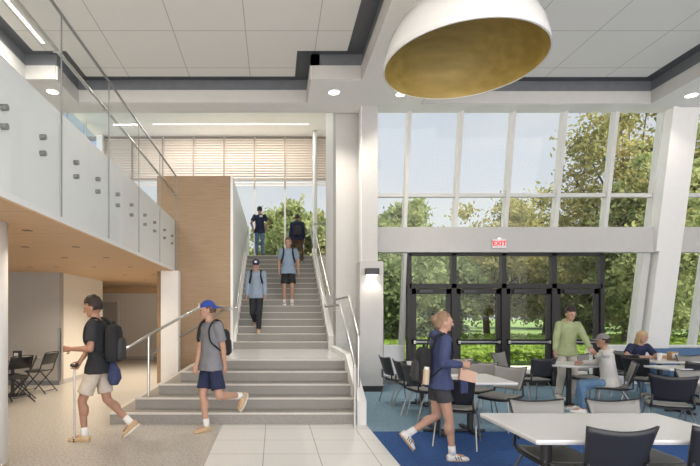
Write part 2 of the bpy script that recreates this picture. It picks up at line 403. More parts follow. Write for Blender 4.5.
struct(MB().prism([(-4.38, -3), (1.33, -3), (1.33, 8.72), (.42, 8.72), (.42, 9.66), (-3.78, 9.66), (-3.78, 8.72), (-4.38, 8.72)], 6.40, 6.455).build('ceiling_tiles_lobby', 'tileL'))
struct(box('ceiling_tiles_dining', 'tileR', (3.36, 7.52, -3, 9.68, 6.40, 6.455)))
struct(box('ceiling_roof', 'dark', (-9, 13, -3, 10.41, 6.6, 6.9)))
# high back lobby over the stair
struct(box('ceiling_upper_lobby', 'cream', (-7, 2.6, 10.41, 18.1, 8.22, 8.4)))
struct(box('wall_above_soffit', 'cream', (-7, 2.6, 10.2, 10.40, 6.9, 8.22)))
# back glazed wall of upper lobby
YB = 17.9
struct(box('trim_upper_sill', 'white', (-7, 2.5, YB - .02, YB + .15, ZU - .05, ZU + .1)))
struct(box('trim_upper_head', 'louverbar', (-7, 2.5, YB - .05, YB + .15, 8.12, 8.22)))
mxs = [(px - XV) * YB / F for px in (133, 163.4, 194, 224.4, 254.7, 285, 316, 340)]
mxs = [-6.44] + mxs
for i in range(len(mxs) - 1):
    wth = sthing('window_%d' % (i + 1), (0, YB, 0))
    a, b = mxs[i], mxs[i + 1]
    box('window_frame', 'louverbar' if False else 'alu', (b - .035, b + .035, -.06, .06, ZU, 8.2), wth)
    box('window_pane', 'glass', (a + .035, b - .035, -.006, .006, ZU + .1, 8.12), wth)
    lp = thing('louver_panel', 'beige slatted sunshade panel high on the back windows, %s from the left of its row' % ['first', 'second', 'third', 'fourth', 'fifth', 'sixth', 'seventh', 'eighth'][i], 'louver panel', ((a + b) / 2, YB - .09, 6.28), 0, 'slatted sunshades of the upper lobby')
    hw = (b - a) / 2 - .03
    sl = MB()
    for k in range(19):
        z = .10 + k * .094
        sl.add([(-hw, -.03, z), (hw, -.03, z), (hw, .02, z + .05), (-hw, .02, z + .05), (-hw, -.022, z - .012), (hw, -.022, z - .012), (hw, .028, z + .038), (-hw, .028, z + .038)],
               [(0, 1, 2, 3), (7, 6, 5, 4), (0, 4, 5, 1), (2, 6, 7, 3), (0, 3, 7, 4), (1, 5, 6, 2)])
    sl.build('slats', 'louver', lp)
    box('backing_screen', 'louver', (-hw, hw, .045, .05, .3, 1.88), lp)
    box('bottom_rail', 'louverbar', (-hw, hw, -.04, .03, .30, .38), lp)
    box('side_rail', 'louverbar', (hw - .0, hw + .045, -.04, .03, .0, 1.86), lp)
# glazed side wall of the upper lobby (left), bluish
for i in range(5):
    a = 11.2 + i * 1.33
    wth = sthing('window_%d' % (i + 10), (-6.5, 0, 0))
    box('window_frame', 'alu', (-.06, .06, a + 1.26, a + 1.33, ZU, 8.2), wth)
    box('window_pane', 'blueglass', (-.006, .006, a, a + 1.26, ZU + .1, 8.1), wth)
struct(box('wall_upper_left', 'white', (-7.2, -7, -3, 11.2, ZU, ZS)))
struct(box('wall_upper_corner', 'cream', (-6.52, -6.30, 17.6, 17.88, ZU, 8.2)))
struct(box('wall_upper_right', 'white', (2.5, 2.65, 12.5, 18, 0, 8.22)))
# wall right of stair (frontal face) with return along the stair
struct(box('wall_stair_right', 'graywall', (1.35, 1.88, 10.45, 10.95, 0, 8.22)))
struct(box('wall_stair_return', 'white', (1.35, 1.55, 10.951, 12.5, 0, 8.22)))
struct(box('wall_between', 'white', (1.55, 2.5, 12.3, 12.5, 0, 8.22)))
# oak wall left of stair, closed side
struct(box('wall_oak', 'wood', (-2.62, -.975, 10.75, 10.9, 0, 4.71)))
struct(box('wall_stair_left', 'fascia', (-.975, -.92, 10.751, 17.8, .8, 4.71)))
struct(box('wall_oak_back', 'wood', (-2.62, -2.5, 10.9, 12.6, 2.6, 4.71)))

# spandrel beam and dining glass wall, leaning in towards its top
def Yw(z): return 11.37 - .1585 * z
struct(box('wall_spandrel', 'graywall', (2.05, 13, 10.62, 10.80, 2.99, 3.545)))
struct(box('wall_sill_left', 'fascia', (1.9, 3.02, 11.10, 11.4, 0, .86)))
struct(box('wall_sill_middle', 'fascia', (7.42, 8.49, 11.10, 11.4, 0, .86)))
struct(box('wall_sill_right', 'fascia', (9.0, 13, 11.10, 11.4, 0, .86)))
struct(box('trim_sill_left', 'white', (1.9, 3.02, 11.04, 11.25, .86, .90)))
struct(box('trim_sill_middle', 'white', (7.42, 8.49, 11.04, 11.25, .86, .90)))
struct(box('trim_sill_right', 'white', (9.0, 13, 11.04, 11.25, .86, .90)))
struct(box('trim_heater_left', 'dark2', (2.3, 3.0, 11.06, 11.1, 0, .12)))
def lean(name, m, x0, x1, dy0, dy1, z0, z1, parent=None):
    mb = MB(); vs = []
    for z in (z0, z1):
        for y in (dy0, dy1):
            for x in (x0, x1): vs.append((x, Yw(z) + y, z))
    mb.add(vs, [(0, 2, 3, 1), (4, 5, 7, 6), (0, 1, 5, 4), (2, 6, 7, 3), (0, 4, 6, 2), (1, 3, 7, 5)])
    return mb.build(name, m, parent)
ux = [1.78, 2.925, 4.05, 5.175, 6.29, 7.40, 8.42]
n = 20
for i in range(len(ux) - 1):
    wth = sthing('window_%d' % n); n += 1
    a, b = ux[i], ux[i + 1]
    lean('mullion', 'alu', b - .04, b + .04, -.10, .08, 3.4, 6.0, wth)
    lean('transom', 'alu', a + .04, b - .04, -.05, .05, 4.22, 4.30, wth)
    lean('upper_pane', 'glass', a + .04, b - .04, -.005, .005, 4.30, 6.0, wth)
    lean('lower_pane', 'glass', a + .04, b - .04, -.005, .005, 3.45, 4.22, wth)
for (a, b) in ((8.99, 9.72), (9.80, 11.2), (11.28, 12.9)):
    wth = sthing('window_%d' % n); n += 1
    lean('mullion', 'alu', b, b + .08, -.10, .08, .9, 6.0, wth)
    lean('transom', 'alu', a, b, -.05, .05, 4.22, 4.30, wth)
    lean('upper_pane', 'glass', a, b, -.005, .005, 4.30, 6.0, wth)
    lean('lower_pane', 'glass', a, b, -.005, .005, 3.55, 4.22, wth)
    lean('bottom_pane', 'glass', a, b, -.005, .005, .9, 3.0, wth)
for (a, b, m0, m1) in ((1.9, 2.93, 2.93, 3.02), (7.42, 8.30, 8.30, 8.46)):
    wth = sthing('window_%d' % n); n += 1
    lean('pane', 'glass', a, b, -.005, .005, .9, 3.05, wth)
    lean('mullion', 'alu', m0, m1, -.12, .08, .88, 3.05, wth)
pier = thing('leaning_pier', 'broad white pier leaning inward between the dining windows at the right', 'pier', (0, 0, 0))
lean('pier_shaft', 'white', 8.50, 8.99, -.30, .1, 0, 6.0, pier); lean('pier_fin', 'white', 8.40, 8.52, -.34, .1, 3.0, 6.0, pier)
# doors
FX = [3.04, 4.04, 5.16, 6.29, 7.37]; YD = 10.83
fr = sthing('door_frame_1', (0, YD, 0))
fm = MB()
for i, x in enumerate(FX):
    hw = .045 if i in (0, 4) else .055
    fm.box(x - hw, x + hw, -.07, .07, 0, 2.99)
fm.box(FX[0], FX[-1], -.07, .07, 2.20, 2.30); fm.box(FX[0], FX[-1], -.07, .07, 2.93, 2.99)
fm.build('frame', 'bronze', fr)
for i in range(4):
    box('transom_pane', 'glass', (FX[i] + .05, FX[i + 1] - .05, -.005, .005, 2.3, 2.93), fr)
    d = sthing('door_%d' % (i + 1), (0, YD, 0))
    a, b = FX[i] + .06, FX[i + 1] - .06
    q = MB(); q.box(a, a + .10, -.03, .03, .01, 2.19); q.box(b - .10, b, -.03, .03, .01, 2.19)
    q.box(a, b, -.03, .03, 2.07, 2.19); q.box(a, b, -.03, .03, .01, .26); q.box(a, b, -.03, .03, .93, 1.05)
    q.build('door_frame', 'bronze', d)
    box('door_pane', 'glass', (a + .1, b - .1, -.004, .004, 1.05, 2.07), d); box('door_pane', 'glass', (a + .1, b - .1, -.004, .004, .26, .93), d)
    MB().tube([(a + .04, -.09, .99), (b - .04, -.09, .99)], .018).box(a + .03, a + .08, -.09, -.03, .96, 1.02).box(b - .08, b - .03, -.09, -.03, .96, 1.02).build('push_bar', 'steel', d)
    box('door_closer', 'blackmetal', (a + .15, a + .45, -.09, -.03, 2.10, 2.16), d)
struct(box('wall_right', 'white', (13, 13.2, -3, 12, 0, ZS)))
# ground outside
struct(box('ground_lawn', 'grass', (-60, 90, 40, 160, -.5, -.1)))
struct(box('ground_bed', 'grass', (-60, 90, 15.4, 30, -.5, -.05)))
struct(box('ground_pavement', 'path', (3.25, 60, 11.5, 15.4, -.5, -.04)))
struct(box('ground_path', 'path', (-60, 90, 30, 40, -.5, -.08)))

# ================================================================== BIG FIXED THINGS
def column_lathe(name, r, z0, z1, m, parent): return MB().lathe([(r, z0), (r, z1)], n=40).build(name, m, parent, smooth=False)
c1 = thing('round_column', 'thick round white column at the left edge under the oak ceiling', 'column', (-3.04, 4.95, 0))
o = column_lathe('column_shaft', .26, 0, 2.569, 'white', c1)
for p in o.data.polygons: p.use_smooth = len(p.vertices) == 4
MB().lathe([(.275, 0), (.275, .08), (.265, .085)], n=40).build('base_ring', 'steel', c1)
c2 = thing('square_column', 'white square column under the far end of the balcony beside the oak wall', 'column', (-2.28, 10.6, 0))
box('column_shaft', 'white', (-.19, .19, -.13, .13, 0, 2.568), c2); box('column_base', 'graywall', (-.195, .195, -.135, .135, 0, .08), c2)
c3 = thing('tall_column', 'tall pale gray column rising to the ceiling between stair and dining windows', 'column', (2.0, 10.2, 0))
box('column_shaft', 'graywall', (-.17, .17, -.16, .2, 2.73, 5.979), c3, .004)
box('column_edge_trim', 'white', (-.185, -.165, -.17, .1, 2.73, 5.979), c3)
box('column_casing', 'graywall', (-.21, .28, -.2, .24, .12, 2.72), c3, .006)
box('casing_base', 'blackmetal', (-.205, .275, -.195, .235, 0, .12), c3)
box('corner_guard', 'dark2', (.27, .284, -.204, -.17, .15, 1.55), c3)
c4 = thing('slim_post', 'slim pale steel post at the head of the stair in front of the back windows', 'post', (1.47, 17.3, ZU))
MB().lathe([(.075, 0), (.075, 4.7)], n=20).build('post_shaft', 'alu', c4, smooth=False); MB().lathe([(.12, 0), (.12, .02)], n=20).build('base_plate', 'steel', c4)

# wall sconce on the column casing
sc_ = thing('wall_sconce', 'black rectangular down-light sconce on the gray column casing', 'sconce', (2.03, 10.0, 2.5))
box('sconce_body', 'blackmetal', (-.14, .14, -.13, 0, -.065, .065), sc_, .004); box('diffuser', 'lamp', (-.11, .11, -.11, -.02, -.07, -.066), sc_)
light('sconce_light', 'SPOT', (2.03, 9.9, 2.41), 14, (1, .9, .75), (R(12), 0, 0), spot_size=R(110), spot_blend=.8, shadow_soft_size=.04)

# staircase
RS = .1667; TR = .3066; Y0 = 7.05
st = thing('staircase', 'wide gray terrazzo staircase rising in two flights with a white landing', 'stairs', (0, 0, 0))
LX = [-2.41, -2.12, -1.84, -1.545, -1.24]
for k in range(5):
    y = Y0 + k * TR; x = LX[k]; z = (k + 1) * RS
    yb = 10.75; 
    s_ = MB().box(x, 1.22, y, yb, z - RS, z - .012).build('step', 'stair', st)
    nm = MB().prism([(x - .012, y - .012), (1.22, y - .012), (1.22, y + .055), (x + .055, y + .055), (x + .055, yb), (x - .012, yb)], z - .022, z)
    nm.build('nosing', 'nosing', s_)
    if k < 4: MB().prism([(x + .055, y + .055), (1.22, y + .055), (1.22, y + TR), (x + .29, y + TR), (x + .29, yb), (x + .055, yb)], z - .011, z - .002).build('tread', 'stair', s_)
box('landing', 'landing', (-1.185, 1.335, 8.33, 10.82, .81, .8335), st)
box('landing_support', 'white', (1.22, 1.35, 8.28, 10.45, 0, .80), st)
box('landing_curb', 'white', (1.225, 1.35, 8.28, 10.45, .834, .93), st)
for j in range(16):
    y = 10.81 + j * TR; z = 5 * RS + (j + 1) * RS
    s_ = MB().box(-.92, 1.22, y, y + TR + (.02 if j < 15 else .3), z - RS, z - .012).build('step', 'stair', st)
    box('nosing', 'nosing', (-.92, 1.22, y - .012, y + .045, z - .02, z), s_)
    box('tread', 'stair', (-.92, 1.22, y + .045, y + TR, z - .011, z - .002), s_)
# right stringer lower flight and upper
MB().prism([(Y0 - .04, 0), (8.28, 0), (8.28, .93), (8.2, .93), (Y0 - .04, .35)], 1.22, 1.35, 'x').build('stringer', 'white', st)
sl = RS / TR; z1 = .833 + 16 * RS
MB().prism([(10.82, .8), (10.82, 1.12), (15.5, 1.12 + 16 * RS - .05), (15.5, z1 - .1)], 1.225, 1.345, 'x').build('stringer', 'white', st)
MB().prism([(10.82, .8), (10.82, 1.02), (15.5, 1.02 + 16 * RS - .05), (15.5, z1 - .1)], -.918, -.86, 'x').build('stringer', 'white', st)

def rail(name, label, parts, cat='handrail', group=None):
    t = thing(name, label, cat, (0, 0, 0), 0, group)
    for nm, mb, m in parts: mb.build(nm, m, t, smooth=(nm in ('handrail',)))
    return t
def zst(y): return .833 + (y - 10.81) * sl       # upper flight slope line
def zlo(y): return RS + (y - Y0) * sl            # lower flight slope line
# right handrail
p = [(1.147, 6.79, 0), (1.147, 6.79, .86), (1.147, 6.85, .93), (1.147, Y0, zlo(Y0) + .88), (1.147, 8.25, 1.76), (1.147, 8.4, 1.78), (1.147, 10.7, 1.78), (1.147, 10.9, 1.86), (1.147, 15.4, z1 + .92), (1.147, 15.8, z1 + .95)]
parts = [('handrail', MB().tube(p[1:], .021, 12), 'steel'), ('post', MB().tube(p[:2], .021, 12), 'steel')]
for y in (9.3, 12.3, 13.8, 15.3):
    z = 1.76 if y < 10.8 else zst(y) + .95
    parts.append(('rail_bracket', MB().tube([(1.147, y, z), (1.147, y, z - .06), (1.29, y, z - .08)], .008, 6), 'steel'))
rail('handrail', 'steel handrail along the right side of both stair flights with a bottom post', parts)
# left upper handrail on white wall
p = [(-1.15, 10.70, 1.70), (-.99, 10.70, 1.72), (-.84, 10.70, 1.76), (-.84, 10.95, 1.88), (-.84, 15.4, z1 + .92), (-.84, 15.75, z1 + .93)]
parts = [('handrail', MB().tube(p, .019, 12), 'steel')]
for y in (11.0, 12.5, 14.0, 15.4): parts.append(('rail_bracket', MB().tube([(-.84, y, zst(y) + .93), (-.84, y, zst(y) + .87), (-.915, y, zst(y) + .85)], .008, 6), 'steel'))
rail('handrail', 'steel handrail on the white wall at the left of the upper flight', parts)
# left hip rail with post
p = [(-2.45, 6.98, .80), (-2.41, 7.0, .95), (-1.96, 7.5, 1.29), (-1.24, 8.27, 1.76), (-1.15, 8.6, 1.78), (-.99, 10.66, 1.74)]
parts = [('handrail', MB().tube(p, .023, 12), 'steel'), ('post', MB().tube([(-1.96, 7.5, .333), (-1.96, 7.5, 1.28)], .02, 12), 'steel'), ('post', MB().tube([(-1.2, 8.45, .84), (-1.2, 8.45, 1.76)], .02, 12), 'steel')]
rail('handrail', 'steel handrail on a post climbing the left corner of the lower steps', parts)
p = [(-2.69, 10.62, .60), (-2.69, 10.62, .73), (-1.72, 10.62, 1.34), (-1.2, 10.62, 1.66), (-1.17, 10.70, 1.69)]
parts = [('handrail', MB().tube(p, .018, 12), 'leg')] + [('rail_bracket', MB().tube([(x, 10.62, z), (x, 10.62, z - .06), (x, 10.76, z - .07)], .007, 6), 'leg') for x, z in ((-2.4, .91), (-1.75, 1.32))]
rail('handrail', 'thin dark steel handrail mounted on the oak wall beside the side steps', parts)
# right glass guard
gt = thing('glass_guardrail', 'glass guardrail with steel top rail on the right edge of the stair landing', 'guardrail', (0, 0, 0))
p = [(1.29, 10.42, 1.92), (1.29, 8.25, 1.92), (1.29, 7.36, 1.30), (1.29, 7.32, 1.27)]
MB().tube(p, .022, 12).build('top_rail', 'steel', gt, smooth=True)
MB().tube([(1.29, 7.33, .22), (1.29, 7.33, 1.27)], .021, 12).build('post', 'steel', gt)
MB().prism([(7.36, .42), (8.25, .95), (8.25, 1.89), (7.36, 1.25)], 1.284, 1.296, 'x').build('glass_panel', 'railglass', gt)
MB().box(1.284, 1.296, 8.27, 9.32, .94, 1.89).build('glass_panel', 'railglass', gt); MB().box(1.284, 1.296, 9.35, 10.40, .94, 1.89).build('glass_panel', 'railglass', gt)
gt = thing('glass_guardrail', 'glass guardrail with rail climbing beside the right side of the upper flight', 'guardrail', (0, 0, 0))
for a, b in ((10.95, 12.4), (12.43, 13.9), (13.93, 15.4)):
    MB().prism([(a, zst(a) + .25), (b, zst(b) + .25), (b, zst(b) + 1.1), (a, zst(a) + 1.1)], 1.279, 1.291, 'x').build('glass_panel', 'railglass', gt)
MB().tube([(1.285, 10.95, zst(10.95) + 1.1), (1.285, 15.4, zst(15.4) + 1.1)], .014, 8).build('top_rail', 'steel', gt)
gt = thing('metal_railing', 'dark picket railing on the upper floor right of the stair head', 'railing', (0, 15.9, ZU))
pk = MB()
MB().tube([(1.3, 0, 1.1), (2.48, 0, 1.1)], .02, 8).build('top_rail', 'leg', gt)
for i in range(10): pk.tube([(1.36 + i * .115, 0, .05), (1.36 + i * .115, 0, 1.1)], .007, 6)
pk.tube([(1.3, 0, .08), (2.48, 0, .08)], .012, 6); pk.build('pickets', 'leg', gt)

# balcony guard
BX = -2.217
bal = thing('balcony', 'long white balcony edge above the left lobby, seen from below', 'balcony', (0, 0, 0))
js = [-1.3, .12, 1.54, 2.96 - .02, 3.52, 4.94, 6.36, 7.77, 9.2, 10.74]
js = [-2.16, -.74, .68, 2.10, 3.52, 4.94, 6.36, 7.77, 9.2, 10.74]
for i in range(9):
    box('fascia_panel', 'fascia', (BX - .03, BX, js[i] + .004, js[i + 1] - .004, 2.575, 3.71), bal)
box('curb_cap', 'white', (BX - .16, BX - .005, -2.16, 10.74, 3.5, 3.712), bal); box('fascia_lip', 'woodsoffit', (BX - .03, BX + .004, -2.16, 10.74, 2.56, 2.574), bal)
gg = thing('glass_guardrail', 'frameless glass balustrade with steel handrail along the long white balcony', 'guardrail', (0, 0, 0))
GX = BX + .03
for i in range(9):
    box('glass_panel', 'railglass', (GX - .007, GX + .007, js[i] + .008, js[i + 1] - .008, 2.62, 4.70), gg)
    box('panel_edge', 'leg', (GX - .007, GX + .007, js[i + 1] - .0045, js[i + 1] + .0045, 2.62, 4.70), gg)
    if i == 0: std0 = None
    for fr_ in (.27, .73):
        y = js[i] + (js[i + 1] - js[i]) * fr_
        for z in (3.145, 3.30):
            if std0 is None:
                std0 = MB().tube([(BX - .005, 0, 0), (GX + .022, 0, 0)], .027, 14).build('standoff', 'leg', gg, smooth=False); std0.location = (0, y, z)
            else:
                c = std0.copy(); COL.objects.link(c); c.location = (0, y, z)
MB().box(GX - .012, GX + .012, -2.16, 10.74, 4.69, 4.712).build('top_channel', 'leg', gg)
MB().tube([(GX - .075, -2.1, 4.37), (GX - .075, 10.7, 4.37)], .021, 12).build('handrail', 'steel', gg, smooth=True)
for y in js[1:]: MB().tube([(GX - .075, y - .01, 4.365), (GX - .075, y - .01, 4.31), (GX, y - .01, 4.31)], .009, 8).build('rail_bracket', 'steel', gg)
# corner guard
cg = thing('corner_guard', 'dark steel corner guard on the gray wall corner behind the folding chairs', 'corner guard', (-4.88, 10.94, 0))
MB().box(-.05, .012, -.012, -.002, .1, 1.3).box(.002, .014, -.012, .05, .1, 1.3).build('guard_strip', 'leg', cg)

# ================================================================== LIGHT FIXTURES
def downlight(x, y, z, label, group, e=95):
    t = thing('recessed_downlight', label, 'downlight', (x, y, z), 0, group)
    MB().lathe([(.105, 0), (.135, 0), (.135, -.008), (.105, -.012)], n=32, close=True).build('trim_ring', 'white', t)
    MB().lathe([(.0, -.004), (.104, -.004), (.104, -.001), (.0, -.001)], n=32).build('lens', 'lamp', t)
    light('downlight_spot', 'SPOT', (x, y, z - .03), e, (1, .93, .82), (0, 0, 0), spot_size=R(120), spot_blend=.7, shadow_soft_size=.1)
for x, y, l in ((1.18, 9.43, 'round white downlight in the soffit above the stair wall'), (2.52, 9.5, 'round downlight in the soffit behind the gold dome'),
                (8.32, 9.56, 'round downlight in the soffit at the right edge near the leaning pier'), (-4.34, 9.4, 'round downlight in the soffit above the balcony glass')):
    downlight(x, y, ZS, l, 'round downlights in the white soffit', 260 if 1 < x < 2 else 50 if x > 5 else 95)
def linear(x0, x1, y0, y1, z, label, e):
    t = thing('linear_light', label, 'linear light', ((x0 + x1) / 2, (y0 + y1) / 2, z)); hx, hy = (x1 - x0) / 2, (y1 - y0) / 2
    box('housing', 'white', (-hx - .02, hx + .02, -hy - .02, hy + .02, -.012, .0), t); box('diffuser', 'lampline', (-hx, hx, -hy, hy, -.018, -.0125), t)
    light('linear_light_area', 'AREA', ((x0 + x1) / 2, (y0 + y1) / 2, z - .03), e, (1, .95, .88), shape='RECTANGLE', size=x1 - x0, size_y=y1 - y0)
linear(-4.09, -4.035, 5.8, 8.45, 6.40, 'thin linear ceiling light in the lobby ceiling at top left', 60)
linear(-4.2, 1.2, 16.63, 16.68, 8.22, 'long linear light in the cream ceiling above the stair head', 150)
rows = [(-2.81, 5.46), (-2.81, 6.8), (-3.53, 6.8), (-2.83, 8.1), (-3.53, 8.1), (-2.91, 9.7), (-3.64, 9.7), (-4.93, 9.7), (-2.9, 11.6), (-3.6, 11.6), (-2.9, 13.4), (-3.6, 13.4), (-4.4, 9.7)]
names = ['nearest the round column', 'second along the balcony edge', 'beside the second, further from the edge', 'third along the balcony edge', 'beside the third, further from the edge', 'fourth along the balcony edge', 'beside the fourth, further from the edge', 'above the folding chairs', 'behind the square column', 'left of the one behind the square column', 'furthest back near the oak wall', 'furthest back and further left', 'above the gray wall corner']
def can(t):
    box('trim_frame', 'hole', (-.045, .045, -.04, .04, -.004, .012), t); box('lens', 'lampoff', (-.03, .03, -.022, .022, -.006, -.0045), t)
M['lampoff'] = mat('dim_lens', (.25, .2, .16), .4)
for (x, y), nm in zip(rows, names):
    t = thing('slot_downlight', 'small dark slot downlight in the oak ceiling, ' + nm, 'downlight', (x, y, 2.57), 0, 'slot downlights in the oak ceiling'); can(t)
    light('slot_spot', 'SPOT', (x, y, 2.55), 130 if y > 11 else 44, (1, .85, .66), (0, 0, 0), spot_size=R(130), spot_blend=.8, shadow_soft_size=.05)
    
# dome pendant
dm = thing('dome_pendant', 'huge glossy white dome pendant with gold inside hanging at the ceiling', 'pendant lamp', (2.36, 6.0, 4.74))
prof_o = [(.97 * math.cos(t), .88 * math.sin(t)) for t in [R(a) for a in (0, 6, 14, 24, 34, 44, 54, 64, 74, 82, 88)]]
prof_i = [(.955 * math.cos(t), .865 * math.sin(t)) for t in [R(a) for a in (88, 82, 74, 64, 54, 44, 34, 24, 14, 6, 0)]]
MB().lathe([(.962, 0)] + prof_o + [(.02, .885)], n=72).build('dome_shell', 'domeout', dm, smooth=True, fix=True)
dmf = dm.children[0].data
bm = bmesh.new(); bm.from_mesh(dmf)
bmesh.ops.delete(bm, geom=[f for f in bm.faces if len(f.verts) > 4 and f.calc_center_median().z < .1], context='FACES'); bm.to_mesh(dmf); bm.free()
o = MB().lathe(prof_i + [(.958, -.004)], n=72).build('gold_lining', 'domein', dm, smooth=True)
bm = bmesh.new(); bm.from_mesh(o.data)
bmesh.ops.delete(bm, geom=[f for f in bm.faces if len(f.verts) > 4 and f.calc_center_median().z < .1], context='FACES'); bm.to_mesh(o.data); bm.free()
MB().lathe([(.955, -.006), (.975, -.006), (.975, .006), (.955, .006)], n=72, close=True).build('rim', 'domeout', dm)
MB().tube([(0, 0, .88), (0, 0, ZS - 4.74)], .008, 8).lathe([(.06, ZS - 4.74 - .03), (.06, ZS - 4.74)], n=20).build('suspension_rod', 'steel', dm)
MB().lathe([(.10, .70), (.12, .74), (.12, .80)], n=24).build('lamp_holder', 'white', dm)
light('dome_lamp', 'SPOT', (2.36, 6.0, 5.40), 30, (1, .85, .6), spot_size=R(150), spot_blend=.9, shadow_soft_size=.08)

# exit sign
ex = thing('exit_sign', 'red lettered exit sign on the gray beam above the doors', 'sign', (4.96, 10.6, 3.17))
box('sign_panel', 'acryl', (-.15, .15, -.04, .0, -.10, .10), ex, .004); box('mount', 'steel', (-.04, .04, -.03, .01, .10, .13), ex)
tcv = bpy.data.curves.new('exit_text', 'FONT'); tcv.body = 'EXIT'; tcv.size = .15; tcv.align_x = 'CENTER'; tcv.align_y = 'CENTER'; tcv.extrude = .003; tcv.offset = .003
to = bpy.data.objects.new('exit_text', tcv); COL.objects.link(to)
dg = bpy.context.evaluated_depsgraph_get(); tme = bpy.data.meshes.new_from_object(to.evaluated_get(dg)); bpy.data.objects.remove(to)
tme.materials.clear(); tme.materials.append(M['red']); to = bpy.data.objects.new('lettering', tme); COL.objects.link(to); to.parent = ex; to.location = (0, -.045, 0); to.rotation_euler = (R(90), 0, 0)

# ================================================================== FURNITURE
def make_chair():
    root = thing('dining_chair', 'chair', 'chair')
    def seatf(dz, inset):
        def f(u, v):
            x = -.21 + .44 * u; y = (-.225 + .45 * v) * (1 - inset)
            e = abs(2 * v - 1)
            z = .455 + .012 * e ** 3 - .03 * max(0, u - .75) * 4 * .5 - .012 * math.sin(math.pi * u) + dz
            wd = 1 - .10 * (abs(2 * u - 1)) ** 4
            return (x, y * wd, z)
        return f
    MB().sheet(seatf(0, .03), 12, 12, -.012).build('seat', 'pad', root, smooth=True)
    MB().sheet(seatf(-.014, -.01), 12, 12, .02).build('seat_pan', 'shell', root, smooth=True)
    def backf(off, inset):
        def f(u, v):
            q = 2 * u - 1
            hw = (.195 + .045 * v) * (1 - inset)
            zt = .53 + v * (.31 - inset * .5 + .030 * q * q) + inset * .15
            x = -.235 - .10 * v + .045 * q * q + off
            return (x, q * hw, zt)
        return f
    MB().sheet(backf(0, 0), 14, 8, .016).build('backrest', 'shell', root, smooth=True)
    MB().sheet(backf(.014, .035), 14, 8, .012).build('back_pad', 'pad', root, smooth=True)
    for s in (1, -1):
        MB().tube([(.17, s * .20, .435), (.20, s * .225, .30), (.235, s * .245, 0)], .011, 8).build('leg', 'leg', root)
        MB().tube([(-.10, s * .20, .435), (-.20, s * .23, .28), (-.29, s * .25, 0)], .011, 8).build('leg', 'leg', root)
        MB().tube([(.18, s * .20, .435), (-.16, s * .215, .43), (-.245, s * .215, .46), (-.25, s * .20, .60)], .013, 8).build('frame_tube', 'shell', root, smooth=True)
    return root
chair0 = make_chair(); used = [False]
def chair(x, y, deg, label, group=None):
    c = chair0 if not used[0] else copy_tree(chair0)
    used[0] = True
    c.location = (x, y, 0); c.rotation_euler = (0, 0, R(deg)); c['label'] = label
    if group: c['group'] = group
    elif 'group' in c: del c['group']
    return c
G = 'dining chairs around the white tables'
def table(x0, x1, y0, y1, legs, label, h=.74, small=False):
    cx, cy = (x0 + x1) / 2, (y0 + y1) / 2
    t = thing('dining_table', label, 'table', (cx, cy, 0), 0, 'white dining tables')
    hx, hy = (x1 - x0) / 2, (y1 - y0) / 2
    box('tabletop', 'tabletop', (-hx, hx, -hy, hy, h - .022, h), t, .006)
    box('edge_band', 'tableedge', (-hx + .004, hx - .004, -hy + .004, hy - .004, h - .034, h - .022), t)
    for lx in legs:
        MB().lathe([(.042, .03), (.042, h - .05)], (lx - cx, 0, 0), 20).build('leg', 'blackmetal', t)
        MB().box(lx - cx - .035, lx - cx + .035, -.33, .33, .005, .04).box(lx - cx - .2, lx - cx + .2, -.03, .03, .005, .035).build('foot', 'blackmetal', t, .01)
        box('mounting_plate', 'blackmetal', (lx - cx - .15, lx - cx + .15, -.2, .2, h - .05, h - .034), t)
    return t
table(1.83, 3.38, 3.35, 4.27, (2.16, 2.93), 'long white dining table in the foreground at bottom right')
table(2.0, 3.13, 6.15, 7.07, (2.25, 2.70), 'white dining table just behind the walking woman in navy')
table(2.35, 2.98, 8.3, 9.0, (2.66,), 'small white table by the side-on chairs nearest the column')
rt = thing('dining_table', 'round white table where the man in the green sweatshirt stands', 'table', (5.25, 8.55, 0), 0, 'white dining tables')
MB().lathe([(0, .718), (.45, .718), (.46, .724), (.46, .736), (.452, .74), (0, .74)], n=48).build('tabletop', 'tabletop', rt)
MB().lathe([(.448, .706), (.448, .718)], n=48).build('edge_band', 'tableedge', rt)
MB().lathe([(.042, .03), (.042, .70)], n=20).build('leg', 'blackmetal', rt)
MB().box(-.035, .035, -.32, .32, .005, .04).box(-.32, .32, -.035, .035, .005, .035).build('foot', 'blackmetal', rt, .01)
table(5.45, 7.0, 5.55, 6.42, (5.9, 6.6), 'white table at the right edge behind the nearest right-hand black chair')
table(6.35, 7.9, 7.70, 8.25, (6.7, 7.6), 'narrow white table at the right in front of the seated woman\'s table')
table(7.05, 8.6, 8.85, 9.45, (7.35, 8.3), 'white table with boxes and cups where the blonde woman sits')
# chairs  (deg 90 faces away from the camera)
chair(2.34, 3.52, 90, 'black-backed chair seen from behind at the near side of the foreground table, left one', G)
chair(3.08, 3.53, 88, 'black-backed chair seen from behind in the bottom right corner', G)
chair(2.335, 4.0, -92, 'gray chair facing the camera across the foreground table, left one', G)
chair(3.03, 4.0, -89, 'gray chair facing the camera across the foreground table, right one', G)
chair(2.28, 8.72, 10, 'dark chair seen side-on next to the column, furthest left in the dining room', G)
chair(2.36, 8.02, 12, 'dark chair seen side-on between the column chair and the walking woman', G)
chair(2.35, 7.45, 14, 'dark chair half hidden behind the backpack of the walking woman', G)
chair(2.30, 6.02, 62, 'dark chair tucked under the near side of the table behind the walking woman', G)
chair(3.22, 6.85, 217, 'gray chair with dark frame at the right end of the table behind the walking woman', G)
chair(3.12, 7.48, 222, 'gray chair just behind the right corner of the table behind the walking woman', G)
chair(3.12, 8.10, -110, 'gray chair furthest back between the second table and the doors', G)
chair(4.65, 8.62, 98, 'black-backed chair with gray seat left of the round table', G)
